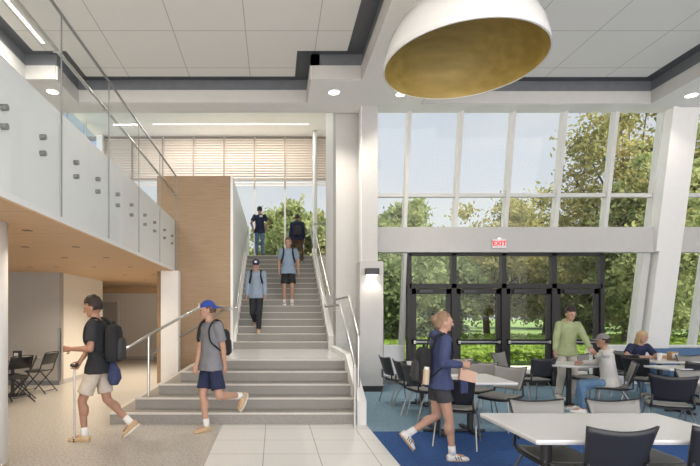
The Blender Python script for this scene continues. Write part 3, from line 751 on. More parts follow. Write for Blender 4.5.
chair(4.66, 9.40, -55, 'gray chair turned toward the camera behind the black chair by the doors', G)
chair(5.78, 9.0, -100, 'gray chair between the standing man and the seated man', G)
ch_sit = chair(5.44, 7.72, 150, 'black-backed chair under the seated man in the gray cap', G)
chair(6.68, 8.62, 20, 'black-backed chair seen side-on right of the seated man', G)
ch_wom = chair(7.30, 9.75, -95, 'chair on which the woman in navy sits', G)
chair(6.98, 9.35, 30, 'dark chair at the left end of the table where the blonde woman sits', G)
chair(5.10, 6.22, 62, 'large black-backed chair with gray seat at the left end of the right-hand table', G)
chair(5.78, 6.34, -90, 'gray chair back showing just above the right-hand table', G)
chair(6.85, 8.0, 90, 'black-backed chair at the near side of the narrow table by the right edge', G)
chair(7.72, 8.65, -90, 'gray chair facing the camera between the narrow table and the boxes', G)

# items on the far table
def ontable(name, label, cat, x, y, z, build, group=None):
    t = thing(name, label, cat, (x, y, z), 0, group); build(t); return t
ontable('napkin_dispenser', 'tan napkin box standing on the far table right of the woman', 'napkin box', 7.60, 9.15, .741, lambda t: (box('box_body', 'cardboard', (-.07, .07, -.05, .05, 0, .16), t, .004), box('napkins', 'paper', (-.05, .05, -.055, -.045, .03, .13), t)))
ontable('drink_cup', 'clear plastic cup on the far table beside the tan box', 'cup', 7.32, 9.12, .741, lambda t: (MB().lathe([(.03, 0), (.042, .13), (.038, .13), (.026, .006)], n=20).build('cup_body', 'acryl', t), MB().lathe([(.044, .13), (.044, .14)], n=20).build('lid', 'paper', t)))
ontable('snack_carton', 'pale carton on the far table between cup and woman', 'carton', 7.45, 9.2, .741, lambda t: (box('carton_body', 'paper', (-.05, .05, -.04, .04, 0, .12), t, .003), box('carton_label', 'cardboard', (-.04, .04, -.043, -.040, .03, .09), t)))
ontable('paper_tray', 'white paper tray lying on the far table at the right', 'tray', 7.95, 9.15, .741, lambda t: (box('tray_base', 'paper', (-.16, .16, -.11, .11, 0, .008), t), MB().box(-.17, .17, -.12, -.11, 0, .03).box(-.17, .17, .11, .12, 0, .03).box(-.17, -.16, -.11, .11, 0, .03).box(.16, .17, -.11, .11, 0, .03).build('tray_rim', 'paper', t)))
ontable('paper_sheet', 'sheet of paper on the table behind the walking woman', 'paper', 2.62, 6.85, .7405, lambda t: (box('sheet', 'paper', (-.14, .14, -.1, .1, 0, .003), t),))
# blue banquette
bq = thing('banquette', 'blue upholstered banquette along the windows at the right edge', 'bench', (9.6, 10.6, 0))
box('bench_back', 'blue', (-1.0, 1.6, .3, .42, .1, .84), bq, .02); box('bench_seat', 'blue', (-1.0, 1.6, -.2, .32, .25, .46), bq, .03); box('bench_base', 'blackmetal', (-.95, 1.55, -.1, .3, 0, .25), bq)

# left lobby: round table and folding chairs
ct = thing('cafe_table', 'gray-topped cafe table partly behind the round column', 'table', (-5.2, 9.55, 0))
MB().lathe([(.0, .71), (.50, .71), (.51, .72), (.51, .735), (.50, .745), (0, .745)], n=40).build('tabletop', 'pad', ct)
MB().lathe([(.035, .03), (.035, .71)], n=20).build('pedestal', 'blackmetal', ct); MB().lathe([(.24, 0), (.24, .012), (.05, .035)], n=32).build('base', 'blackmetal', ct)
nd = thing('napkin_dispenser', 'black napkin dispenser on the cafe table in the left lobby', 'napkin dispenser', (-5.05, 9.45, .746))
box('dispenser_body', 'blackmetal', (-.07, .07, -.05, .05, 0, .15), nd, .008); box('napkins', 'paper', (-.04, .04, -.054, -.049, .03, .11), nd)
sk = thing('condiment_jar', 'small amber jar beside the black napkin dispenser', 'jar', (-5.2, 9.36, .746))
MB().lathe([(.025, 0), (.028, .06), (.02, .08)], n=16).build('jar_body', 'cardboard', sk); MB().lathe([(.022, .08), (.022, .095)], n=16).build('lid', 'steel', sk)
def folding_chair():
    r = thing('folding_chair', 'x', 'folding chair')
    MB().sheet(lambda u, v: (-.17 + .36 * u, -.2 + .4 * v, .45 - .015 * math.sin(math.pi * u)), 8, 8, -.018).build('seat', 'shell', r, smooth=True)
    MB().sheet(lambda u, v: (-.20 - .09 * v - .03 * math.sin(math.pi * u) * 1.0, (-.21 + .42 * u), .60 + .22 * v), 10, 6, .012).build('backrest', 'shell', r, smooth=True)
    for s in (1, -1):
        MB().tube([(-.30, s * .215, .83), (-.16, s * .215, .45), (.26, s * .215, .012)], .012, 8).build('leg', 'blackmetal', r)
        MB().tube([(.13, s * .19, .44), (-.05, s * .19, .26), (-.29, s * .19, .012)], .012, 8).build('leg', 'blackmetal', r)
    MB().tube([(.215, -.215, .06), (.215, .215, .06)], .008, 6).build('crossbar', 'blackmetal', r)
    MB().tube([(-.25, -.19, .06), (-.25, .19, .06)], .008, 6).build('crossbar', 'blackmetal', r)
    MB().tube([(-.30, -.215, .83), (-.31, -.12, .845), (-.31, .12, .845), (-.30, .215, .83)], .010, 6).build('top_bar', 'blackmetal', r)
    return r
fc0 = folding_chair(); first = True
for x, y, dg_, l in ((-4.85, 9.9, 170, 'black folding chair furthest back, nearest the gray wall corner'), (-4.72, 8.85, 205, 'black folding chair nearest the camera beside the cafe table'), (-4.95, 9.1, 150, 'black folding chair in the middle, overlapping the other two'), (-5.75, 9.2, 20, 'black folding chair at the left, mostly behind the round column')):
    c = fc0 if first else copy_tree(fc0); first = False
    c.location = (x, y, 0); c.rotation_euler = (0, 0, R(dg_)); c['label'] = l; c['group'] = 'folding chairs at the cafe table'

# ================================================================== PEOPLE
def ik(a, t, l1, l2, hint):
    a = Vector(a); t = Vector(t); d = t - a; L = min(d.length, (l1 + l2) * .998)
    dn = d.normalized(); t = a + dn * L
    x = (l1 * l1 - l2 * l2 + L * L) / (2 * L); h = math.sqrt(max(l1 * l1 - x * x, 0))
    hv = Vector(hint); hv = hv - dn * hv.dot(dn)
    if hv.length < 1e-4: hv = Vector((0, 0, 1)) - dn * dn.z
    hv.normalize()
    return a + dn * x + hv * h, t
def person(label, loc, yaw, h, hip, feet, hands, skin='skin', lean_=0, headp=0, heady=0, side_lean=0, female=False,
           hair='hairD', hairstyle='short', top=('shirt', 'c_black', 'short'), bottom=('shorts', 'c_beige'), shoes=('shoe_tan', 'sole'),
           cap=None, foot_pitch=(0, 0), foot_yaw=(0, 0), voxel=.008, sock='c_white', loose=1.0, elbow_out=.35, curl=.55, badge=None):
    """feet, hands: world offsets from loc of ankles and wrists, (left, right). hip: world offset of the pelvis."""
    root = thing('person', label, 'person', loc, R(yaw))
    k = h / 1.8; inv = Matrix.Rotation(-R(yaw), 3, 'Z')
    L = lambda p: inv @ Vector(p)
    P = L(hip); up = Vector((math.sin(lean_), math.sin(side_lean), math.cos(lean_))).normalized()
    sd = Vector((0, 1, 0)); fw = sd.cross(up).normalized(); sd = up.cross(fw)
    N = P + up * .325 * h; SH = P + up * .30 * h
    sw = (.094 if female else .102) * h; hw = (.052 if female else .05) * h
    hq = Matrix.Rotation(heady, 3, 'Z') @ Matrix.Rotation(headp, 3, 'Y')
    hup = hq @ Vector((0, 0, 1)); hf = hq @ Vector((1, 0, 0)); hs = hq @ Vector((0, 1, 0))
    HC = N + Vector((0, 0, .006 * h)) + (hup * .085 + hf * .012) * h + up * .0
    HR = Matrix((hf, hs, hup)).transposed()
    body = MB()
    g = .90 if female else 1.0
    # torso (slim core)
    T = [(-.035, .088, .062), (0, .092, .066), (.05, .084, .060), (.10, .076 * g, .055), (.16, .082 * g, .058), (.22, .092 * g, .062), (.27, .098 * g, .056), (.30, .085 * g, .045), (.322, .045, .04)]
    def rings(f, a=0, b=99, ex=0):
        return [(P + up * t * h, sd * (rx * h * f + ex), fw * (ry * h * f + ex)) for t, rx, ry in T if a <= t <= b]
    body.loft(rings(.86), 24)
    body.seg(N - up * .03 * h, HC - hup * .03 * h, .033 * h, .031 * h)
    hd = h * 1.08
    body.ball(HC, .052 * hd, .043 * hd, .060 * hd, HR, 20, 14)               # skull
    body.ball(HC + hf * .016 * hd - hup * .030 * hd, .034 * hd, .032 * hd, .036 * hd, HR, 16, 10)  # jaw
    body.ball(HC + hf * .040 * hd - hup * .052 * hd, .010 * hd, .012 * hd, .009 * hd, HR)           # chin
    body.seg(HC + hf * .051 * hd + hup * .002 * hd, HC + hf * .061 * hd - hup * .020 * hd, .0045 * hd, .0075 * hd, 8)  # nose
    for s in (1, -1):
        body.ball(HC + hs * s * .044 * hd - hf * .004 * hd - hup * .012 * hd, .010 * hd, .005 * hd, .017 * hd, HR, 8, 6)
        body.ball(HC + hf * .046 * hd + hs * s * .018 * hd + hup * .008 * hd, .008 * hd, .013 * hd, .005 * hd, HR, 8, 6)
    J = {'up_': up}
    for i, s in ((0, 1), (1, -1)):
        S = SH + sd * s * sw - up * .008 * h
        W = L(hands[i]); El, W = ik(S, W, .172 * h, .150 * h, fw * -1 + sd * s * elbow_out + up * -.25)
        J['S', i], J['E', i], J['W', i] = S, El, W
        body.seg(S, El, .029 * h, .024 * h); body.seg(El, W, .024 * h, .0155 * h)
        body.ball(El + (W - El) * .25, .025 * h, .025 * h, .025 * h)
        # hand: palm, four bent fingers, thumb
        d = (W - El).normalized(); n = (sd * -s + fw * .2); n = (n - d * n.dot(d)).normalized(); wv = d.cross(n).normalized()
        if wv.dot(fw) < 0: wv = -wv
        pc = W + d * .026 * h
        body.loft([(W, wv * .016 * h, n * .012 * h), (W + d * .02 * h, wv * .021 * h, n * .011 * h), (W + d * .05 * h, wv * .023 * h, n * .009 * h)], 12)
        for fi, (off, ln) in enumerate(((.018, .040), (.0062, .045), (-.0062, .042), (-.018, .033))):
            b0 = W + d * .046 * h + wv * off * h; c = curl * (1 + .12 * fi)
            d1 = (d * math.cos(c * .6) + n * math.sin(c * .6) + wv * off * 4).normalized(); p1 = b0 + d1 * ln * .45 * h
            d2 = (d * math.cos(c * 1.5) + n * math.sin(c * 1.5) + wv * off * 2).normalized(); p2 = p1 + d2 * ln * .32 * h
            d3 = (d * math.cos(c * 2.3) + n * math.sin(c * 2.3)).normalized(); p3 = p2 + d3 * ln * .26 * h
            for a_, b_ in ((b0, p1), (p1, p2), (p2, p3)): body.seg(a_, b_, .0048 * h, .0044 * h, 8)
        t0 = W + d * .012 * h + wv * .015 * h; t1 = t0 + (d * .6 + wv * .75 + n * .25).normalized() * .024 * h; t2 = t1 + (d * .9 + wv * .1 + n * .4).normalized() * .02 * h
        body.seg(t0, t1, .0068 * h, .0056 * h, 8); body.seg(t1, t2, .0056 * h, .0048 * h, 8)
        J['hand', i] = W + d * .06 * h + n * .012 * h; J['d', i] = d
        # leg
        H_ = P + sd * s * hw - up * .01 * h; A = L(feet[i])
        K, A = ik(H_, A, .245 * h, .235 * h, fw + Vector((0, s * .12, 0)) + Vector((0, 0, .15)))
        J['H', i], J['K', i], J['A', i] = H_, K, A
        body.seg(H_, K, .047 * h, .032 * h); body.seg(K, A, .031 * h, .020 * h)
        body.ball(K.lerp(A, .28) - (fw if abs((K - A).normalized().z) > .4 else Vector((0, 0, 0))) * .008 * h, .034 * h, .034 * h, .055 * h, (K - A).to_track_quat('Z', 'X').to_matrix(), 12, 8)
        fy = foot_yaw[i]; fp = foot_pitch[i]
        fd = Matrix.Rotation(fy, 3, 'Z') @ (Matrix.Rotation(fp, 3, 'Y') @ Vector((1, 0, 0))); fs = Matrix.Rotation(fy, 3, 'Z') @ Vector((0, 1, 0)); fu = fd.cross(fs)
        J['f', i] = (fd, fs, fu)
        body.ball(A + fd * .035 * h - fu * .022 * h, .055 * h, .02 * h, .018 * h, Matrix((fd, fs, fu)).transposed(), 12, 8)
    remeshed(body, 'body', skin, root, voxel * k, 2)
    # face
    for s in (1, -1):
        MB().ball(HC + hf * .0475 * hd + hs * s * .017 * hd + hup * .0005 * hd, .0055 * hd, .0065 * hd, .004 * hd, HR, 10, 8).build('eye', 'eye', root, smooth=True)
    MB().ball(HC + hf * .0475 * hd - hup * .036 * hd, .005 * hd, .013 * hd, .0035 * hd, HR, 10, 6).build('mouth', 'lip', root, smooth=True)
    # hair
    hb = MB()
    if hairstyle in ('short', 'mop', 'bun', 'long', 'capped'):
        zc = .012 if hairstyle != 'capped' else -.004
        big = 1.17 if hairstyle == 'mop' else 1.07
        hb.ball(HC - hf * .008 * hd + hup * zc * hd, .051 * hd * big, .045 * hd * big, .055 * hd * big, HR, 20, 14)
        hb2 = MB()
        if hairstyle == 'mop':
            rnd = random.Random(3)
            for q in range(26):
                a = rnd.uniform(0, 6.28); e_ = rnd.uniform(.15, 1.4)
                hb.ball(HC - hf * .004 * hd + (hf * math.cos(a) * math.cos(e_) * .048 + hs * math.sin(a) * math.cos(e_) * .042 + hup * (.018 + math.sin(e_) * .052)) * hd, .016 * hd)
        if hairstyle == 'bun':
            hb.ball(HC - hf * .062 * hd + hup * .012 * hd, .026 * hd); hb.ball(HC - hf * .03 * hd - hup * .02 * hd, .035 * hd, .036 * hd, .035 * hd, HR)
        if hairstyle == 'long':
            hb.ball(HC - hf * .03 * hd - hup * .05 * hd, .034 * hd, .046 * hd, .07 * hd, HR, 16, 10)
            for s in (1, -1): hb.ball(HC + hs * s * .038 * hd - hup * .04 * hd, .022 * hd, .012 * hd, .055 * hd, HR, 12, 8)
        # carve the face: drop faces in front of and below the brow
        o = remeshed(hb, 'hair', hair, root, .011 * k, 1, .003)
        bm = bmesh.new(); bm.from_mesh(o.data); kill = []
        for v in bm.verts:
            q = HR.transposed() @ (v.co - HC) / hd
            fr = .028 if hairstyle in ('short', 'capped', 'bun', 'mop') else .024
            if (q.x > .012 and q.z < fr) or (hairstyle in ('short', 'mop', 'capped') and q.z < -.028) or (hairstyle in ('short', 'mop', 'capped') and q.x > -.01 and q.z < .004): kill.append(v)
        bmesh.ops.delete(bm, geom=kill, context='VERTS'); bm.to_mesh(o.data); bm.free()
        sd_ = o.modifiers.new('thick', 'SOLIDIFY'); sd_.thickness = .008; sd_.offset = -1
    if cap:
        cm, back = cap
        cb = MB(); cb.ball(HC - hf * .004 * hd + hup * .018 * hd, .056 * hd, .049 * hd, .052 * hd, HR, 24, 16)
        o = remeshed(cb, 'cap', cm, root, .009 * k, 1)
        bm = bmesh.new(); bm.from_mesh(o.data)
        bmesh.ops.delete(bm, geom=[v for v in bm.verts if (HR.transposed() @ (v.co - HC)).z / hd < .016], context='VERTS'); bm.to_mesh(o.data); bm.free()
        q = o.modifiers.new('thick', 'SOLIDIFY'); q.thickness = .006
        sg = -1 if back else 1
        def brim(u, v):
            a = (u - .5) * 2.2; rr = .052 + .045 * v
            return HC - hf * .004 * hd + (hf * sg * math.cos(a) * (.052 + .046 * v * math.cos(a)) + hs * math.sin(a) * .047) * hd + hup * (.020 - .012 * v - .006 * abs(2 * u - 1)) * hd
        MB().sheet(brim, 12, 5, .005).build('cap_brim', cm, root, smooth=True)
        if badge: MB().ball(HC + hf * sg * (-.058 if back else .052) * hd + hup * .042 * hd, .004 * hd, .018 * hd, .013 * hd, HR, 16, 8).build('cap_badge', badge, root, smooth=True)
    # top
    kind, tm, slv = top
    tp = MB(); f = 1.05 * loose if kind == 'shirt' else 1.15 * loose
    lo = -.055 if kind == 'shirt' else -.045
    rr = [(P + up * lo * h, sd * .113 * h * f, fw * .088 * h * f)] + [(P + up * t * h, sd * max(rx * (1.14 if t < .03 else 1.06 if t < .06 else 1), .086) * h * f, fw * max(ry * (1.22 if t < .03 else 1.1 if t < .06 else 1), .062) * h * f) for t, rx, ry in T if -.01 <= t <= .28]
    rr += [(P + up * .302 * h, sd * .085 * h * f, fw * .047 * h * f), (P + up * .318 * h, sd * .048 * h, fw * .042 * h)]
    tp.loft(rr, 28)
    for i in (0, 1):
        S, El, W = J['S', i], J['E', i], J['W', i]
        r1 = (.038 if kind == 'shirt' else .041) * h
        S = S - J['up_'] * .002 * h
        tp.ball(S, r1)
        if slv == 'short': e_ = S.lerp(El, .72); tp.tube([S, e_], [r1, .041 * h], 16)
        else:
            tp.tube([S, El], [r1, .034 * h], 16); tp.ball(El, .034 * h); tp.tube([El, El.lerp(W, .93)], [.034 * h, .024 * h], 16)
    if kind == 'hoodie':
        tp.ball(N - fw * .035 * h - up * .005 * h, .045 * h, .062 * h, .035 * h)
        tp.ball(N + fw * .012 * h - up * .018 * h, .045 * h, .05 * h, .022 * h)
    remeshed(tp, {'shirt': 'shirt', 'hoodie': 'sweatshirt'}[kind], tm, root, .013 * k, 2, .006)
    # bottom
    bk, bmn = bottom
    bt = MB(); bt.loft([(P + up * .06 * h, sd * .080 * h, fw * .056 * h), (P, sd * .094 * h, fw * .066 * h), (P - up * .05 * h, sd * .102 * h, fw * .072 * h)], 24)
    for i in (0, 1):
        H_, K, A = J['H', i], J['K', i], J['A', i]
        if bk == 'shorts':
            bt.ball(H_, .050 * h); bt.tube([H_, H_.lerp(K, .80 if not female else .52)], [.051 * h, .056 * h], 18)
        else:
            bt.ball(H_, .050 * h); bt.tube([H_, K], [.051 * h, .042 * h], 18); bt.ball(K, .042 * h); bt.tube([K, K.lerp(A, .97)], [.042 * h, .033 * h], 18)
    remeshed(bt, 'shorts' if bk == 'shorts' else 'trousers', bmn, root, .013 * k, 2, .006)
    # socks and shoes
    for i in (0, 1):
        K, A = J['K', i], J['A', i]; fd, fs, fu = J['f', i]; Rm = Matrix((fd, fs, fu)).transposed()
        if bk == 'shorts':
            MB().tube([A.lerp(K, .22), A - fu * .01 * h], [.0245 * h, .025 * h], 16).build('sock', sock, root, smooth=True)
        shb = MB()
        c0 = A - fu * .030 * h
        shb.loft([(c0 - fd * .036 * h, fs * .018 * h, fu * .020 * h), (c0 - fd * .02 * h, fs * .024 * h, fu * .030 * h), (c0 + fd * .01 * h + fu * .004 * h, fs * .025 * h, fu * .030 * h), (c0 + fd * .05 * h - fu * .004 * h, fs * .027 * h, fu * .020 * h), (c0 + fd * .09 * h - fu * .007 * h, fs * .027 * h, fu * .015 * h), (c0 + fd * .112 * h - fu * .009 * h, fs * .016 * h, fu * .010 * h)], 18)
        sh = remeshed(shb, 'shoe', shoes[0], root, .008 * k, 2)
        so = MB(); out = []
        for tt in range(20):
            a = 2 * math.pi * tt / 20; ca, sa_ = math.cos(a), math.sin(a)
            out.append(c0 + fd * (.038 + ca * .080) * h + fs * sa_ * (.029 if ca > 0 else .025) * h - fu * .017 * h)
        so.add([tuple(v) for v in out] + [tuple(v - fu * .011 * h) for v in out], [tuple(range(20)), tuple(range(20, 40))[::-1]] + [(a, (a + 1) % 20, 20 + (a + 1) % 20, 20 + a) for a in range(20)])
        so.build('sole', shoes[1], sh)
        if shoes[0] == 'shoe_white' and female:
            st_ = MB()
            for q in range(3):
                for s in (1, -1):
                    b_ = c0 + fd * (.018 + q * .017) * h + fs * s * .0265 * h
                    st_.tube([b_ + fu * .014 * h - fd * .008 * h, b_ - fu * .010 * h + fd * .004 * h], .003 * h, 6)
            st_.build('stripes', 'shell', sh)
    J.update(N=N, P=P, up=up, sd=sd, fw=fw, h=h, HC=HC, root=root, L=L)
    return J
def backpack(J, label, m='c_bag', size=1.0, one=None, bottle=False, pocket='c_char', drop=0):
    root = thing('backpack', label, 'backpack', J['root'].location, J['root'].rotation_euler.z)
    h, up, fw, sd, N = J['h'], J['up'], J['fw'], J['sd'], J['N']
    c = N - up * (.17 + drop) * h - fw * (.115 * h); z = size
    def rb(cc, a, b, d, e=.35):
        mb = MB(); rings = []
        for t in (-1, -.92, -.6, 0, .6, .85, 1):
            s_ = {-1: .8, -.92: .95, -.6: 1, 0: 1, .6: .95, .85: .8, 1: .5}[t]
            pts = []
            rings.append((cc + up * d * t, s_))
        o = len(mb.v); n_ = 24
        for (q, s_) in rings:
            for k_ in range(n_):
                t = 2 * math.pi * k_ / n_; cx = math.copysign(abs(math.cos(t)) ** .5, math.cos(t)); sx = math.copysign(abs(math.sin(t)) ** .5, math.sin(t))
                mb.v.append(tuple(q + sd * a * cx * s_ + fw * b * sx * s_))
        for i in range(len(rings) - 1):
            for k_ in range(n_): mb.f.append((o + i * n_ + k_, o + i * n_ + (k_ + 1) % n_, o + (i + 1) * n_ + (k_ + 1) % n_, o + (i + 1) * n_ + k_))
        mb.f.append(tuple(range(n_))[::-1]); mb.f.append(tuple(range((len(rings) - 1) * n_, len(rings) * n_)))
        return mb
    rb(c, .085 * h * z, .05 * h * z, .13 * h * z).build('main_compartment', m, root, smooth=True)
    rb(c - fw * .052 * h * z - up * .04 * h * z, .065 * h * z, .022 * h * z, .075 * h * z).build('front_pocket', pocket, root, smooth=True)
    MB().tube([c + up * .128 * h * z + sd * .02 * h, c + up * .15 * h * z + sd * .01 * h, c + up * .15 * h * z - sd * .01 * h, c + up * .128 * h * z - sd * .02 * h], .005 * h, 8).build('grab_loop', m, root)
    for s in (1, -1):
        if one and s != one: continue
        sh = N - up * .005 * h + sd * s * .065 * h
        pts = [c + up * .10 * h + sd * s * .045 * h + fw * .03 * h, sh - fw * .052 * h - up * .008 * h, sh + up * .013 * h, sh + fw * .044 * h - up * .026 * h, sh + fw * .062 * h - up * .08 * h + sd * s * .004 * h, sh + fw * .056 * h - up * .15 * h + sd * s * .018 * h, sh + fw * .004 * h - up * .20 * h + sd * s * .030 * h, c - up * .09 * h + sd * s * .06 * h + fw * .03 * h]
        # smooth the strap path
        P2 = []
        for i in range(len(pts) - 1):
            p0, p1, p2, p3 = pts[max(i - 1, 0)], pts[i], pts[i + 1], pts[min(i + 2, len(pts) - 1)]
            for q in range(4):
                t = q / 4; P2.append(.5 * ((2 * p1) + (-p0 + p2) * t + (2 * p0 - 5 * p1 + 4 * p2 - p3) * t * t + (-p0 + 3 * p1 - 3 * p2 + p3) * t ** 3))
        P2.append(pts[-1])
        MB().tube(P2, .014 * h, 10, flat=.45).build('strap', m, root, smooth=True)
    if bottle:
        b = c - sd * .10 * h - up * .07 * h - fw * .005 * h
        t2 = thing('water_bottle', 'tan bottle in the side pocket of the backpack of the walking woman', 'bottle', J['root'].location, J['root'].rotation_euler.z)
        MB().tube([b - up * .05 * h, b + up * .05 * h], .022 * h, 16).build('bottle_body', 'tanbottle', t2, smooth=False)
        MB().tube([b + up * .05 * h, b + up * .068 * h], .017 * h, 16).build('bottle_cap', 'paper', t2)
    return root

# young man with pole, walking left (s = 76 px/m at y 6.3)
yA = 6.25
A_ = person('young man in black t-shirt and beige shorts walking left with a black backpack', (-2.32, yA, 0), 180, 1.84, (0.03, 0, .955),
       [(-.09, -.14, .085), (.43, .06, .20)], [(-.24, -.2, 1.18), (-.17, -.12, .99)], 'skin2', lean_=.02, headp=.22, hair='hairD', hairstyle='mop',
       top=('shirt', 'c_black', 'short'), bottom=('shorts', 'c_beige'), shoes=('shoe_tan', 'sole_w'), foot_pitch=(0, R(42)), elbow_out=.3)
backpack(A_, 'black backpack on the back of the young man in black t-shirt', 'c_bag', 1.0)
gr = thing('push_pole', 'slim silver pole with black grip held upright by the young man in black', 'pole', (-2.53, yA - .17, 0))
MB().tube([(0, 0, .02), (0, 0, .94)], .014, 12).build('shaft', 'steel', gr); MB().tube([(.05, 0, .985), (.02, 0, .96), (-.045, 0, .975)], .022, 12).build('grip', 'blackmetal', gr); MB().lathe([(.022, 0), (.018, .04)], n=14).build('tip', 'blackmetal', gr)
jk = thing('drawstring_bag', 'navy blue bag hanging below the backpack of the young man in black', 'bag', (-2.08, yA, .0))
remeshed(MB().loft([(Vector((0, 0, .70)), Vector((.05, 0, 0)), Vector((0, .07, 0))), (Vector((.01, 0, .78)), Vector((.085, 0, 0)), Vector((0, .10, 0))), (Vector((.0, 0, .90)), Vector((.075, 0, 0)), Vector((0, .09, 0))), (Vector((-.03, 0, 1.02)), Vector((.02, 0, 0)), Vector((0, .03, 0)))], 20), 'bag_body', 'c_navyh', jk, .01, 2, .008)
MB().tube([(-.03, 0, 1.0), (-.02, .02, 1.10), (-.03, -.02, 1.0)], .005, 6).build('cord', 'c_bag', jk)

# man in gray tee, walking toward camera-left
B_ = person('young man in gray t-shirt, navy shorts and blue backward cap walking down off the stair', (-.88, 6.7, 0), 222, 1.79, (0.0, 0, .94),
       [(.41, .16, .46), (-.05, -.08, .085)], [(.20, -.02, .86), (-.20, -.05, .86)], 'skin', lean_=.02, headp=.10, heady=R(-35), hair='hairB', hairstyle='capped',
       top=('shirt', 'c_gray', 'short'), bottom=('shorts', 'c_navy'), shoes=('shoe_tan', 'sole_w'), cap=('c_capblue', True), badge='logo', foot_pitch=(R(60), 0), elbow_out=.5)
backpack(B_, 'dark backpack on the young man in gray t-shirt and blue cap', 'c_bag', .8)

# woman in navy hoodie walking right
C_ = person('young woman in navy hoodie and dark shorts walking right past the tables', (1.87, 5.4, 0), 0, 1.62, (-.02, 0, .865),
       [(-.33, .08, .26), (.10, -.10, .075)], [(.24, .10, 1.05), (.17, -.22, 1.07)], 'skin', lean_=.06, headp=.06, female=True, hair='hairL', hairstyle='bun',
       top=('hoodie', 'c_navyh', 'long'), bottom=('shorts', 'c_char'), shoes=('shoe_white', 'sole'), foot_pitch=(R(52), 0), voxel=.008)
backpack(C_, 'black backpack slung on the woman in the navy hoodie', 'c_bag', .95, bottle=True, drop=.05)
ph = thing('phone', 'dark phone in the hand of the walking woman in navy', 'phone', (2.13, 5.19, 1.09)); box('phone_body', 'phone', (-.005, .07, -.036, .036, -.004, .005), ph, .003); box('screen', 'eye', (0, .066, -.032, .032, .005, .006), ph)
bg_ = thing('paper_bag', 'peach paper sleeve in the far hand of the walking woman', 'paper bag', (2.16, 5.5, .93)); 
MB().prism([(-.05, -.06), (.14, -.10), (.16, .02), (-.03, .08)], -.03, .03, 'y').build('sleeve', 'pinkpaper', bg_, .006); box('folded_napkin', 'c_navyh', (-.03, .06, -.02, .02, -.22, -.05), bg_, .012)

# stair people
def zs(j): return .833 + RS * j
D_ = person('man in blue long-sleeve, black trousers and dark cap coming down the left of the stair', (-.42, 11.35, zs(2)), -92, 1.72, (0, .02, .92),
       [(.06, -.12, .085), (-.03, .30, .28)], [(.21, -.10, .84), (-.22, -.10, .84)], 'skin', headp=.3, hair='hairB', hairstyle='capped', lean_=.03,
       top=('shirt', 'c_bluesw', 'long'), bottom=('trousers', 'c_black'), shoes=('shoe_tan', 'sole_w'), cap=('c_navy', False), badge='c_white', foot_pitch=(0, R(15)), voxel=.009)
backpack(D_, 'black backpack worn by the man in blue long-sleeve on the stair', 'c_bag', .7)
E_ = person('man in light blue t-shirt and black shorts coming down the middle of the stair', (.37, 12.55, zs(6)), -90, 1.76, (0, .0, .935),
       [(.10, -.02, .085), (-.10, .06, .085)], [(.27, .02, .90), (-.24, -.02, .90)], 'skin', headp=.12, hair='hairB', hairstyle='short',
       top=('shirt', 'c_lblue', 'short'), bottom=('shorts', 'c_black'), shoes=('shoe_white', 'sole_w'), voxel=.009, elbow_out=.5)
backpack(E_, 'black backpack worn by the man in light blue t-shirt on the stair', 'c_bag', .7)
G_ = person('man in black t-shirt, jeans and cap standing at the stair head, back to camera', (-.47, 15.72, ZU), 90, 1.62, (0, .0, .86),
       [(-.09, .0, .085), (.09, .03, .085)], [(-.20, -.03, .86), (.20, -.03, .86)], 'skin2', hair='hairD', hairstyle='capped', elbow_out=1.4,
       top=('shirt', 'c_navy', 'short'), bottom=('trousers', 'c_jean'), shoes=('shell', 'sole_w'), cap=('c_black', False), voxel=.009)
box('back_print', 'paper', (-.125, -.12, -.10, .0, 1.27, 1.33), G_['root'])
H_ = person('man in dark jacket and brown trousers climbing the last steps with a pack', (.74, 15.15, zs(14)), 90, 1.62, (0, .08, .86),
       [(-.08, .30, .34), (.13, -.15, .16)], [(-.24, .05, .82), (.22, .05, .82)], 'skin2', hair='hairD', hairstyle='short', lean_=.12,
       top=('hoodie', 'c_navy', 'long'), bottom=('trousers', 'c_brown'), shoes=('shell', 'sole_w'), foot_pitch=(0, R(25)), voxel=.009)
backpack(H_, 'large navy backpack on the man climbing at the stair head', 'c_bagnavy', 1.15)

# dining people
I_ = person('man in sage green sweatshirt and pale trousers standing and leaning on a white table', (5.62, 9.2, 0), -88, 1.74, (0.0, .04, .92),
       [(.12, .06, .085), (-.16, .02, .085)], [(.22, -.50, .80), (-.37, -.22, .86)], 'skin', lean_=.14, headp=.25, hair='hairD', hairstyle='mop',
       top=('hoodie', 'c_green', 'long'), bottom=('trousers', 'c_khaki'), shoes=('shoe_white', 'sole_w'), voxel=.009, elbow_out=.7)
K_ = person('seated man in pale gray hoodie, jeans and gray cap facing left', (5.44, 7.72, 0), 152, 1.60, (-.02, .02, .53),
       [(-.42, .08, .085), (-.34, .36, .085)], [(-.24, .05, .98), (-.20, .46, .79)], 'skin2', lean_=.14, headp=.05, hair='hairD', hairstyle='capped',
       top=('hoodie', 'c_hood', 'long'), bottom=('trousers', 'c_jean'), shoes=('shoe_white', 'sole_w'), cap=('c_capgray', False), voxel=.009)
L_ = person('blonde woman in navy top sitting bent over the far table', (7.30, 9.75, 0), -97, 1.62, (0, 0, .54),
       [(.10, -.42, .085), (-.10, -.42, .085)], [(-.02, -.50, .79), (-.20, -.46, .79)], 'skin', lean_=.38, headp=.25, heady=R(25), female=True, hair='hairY', hairstyle='long',
       top=('shirt', 'c_navy', 'short'), bottom=('trousers', 'c_jean'), shoes=('shoe_white', 'sole_w'), voxel=.009, elbow_out=.9)

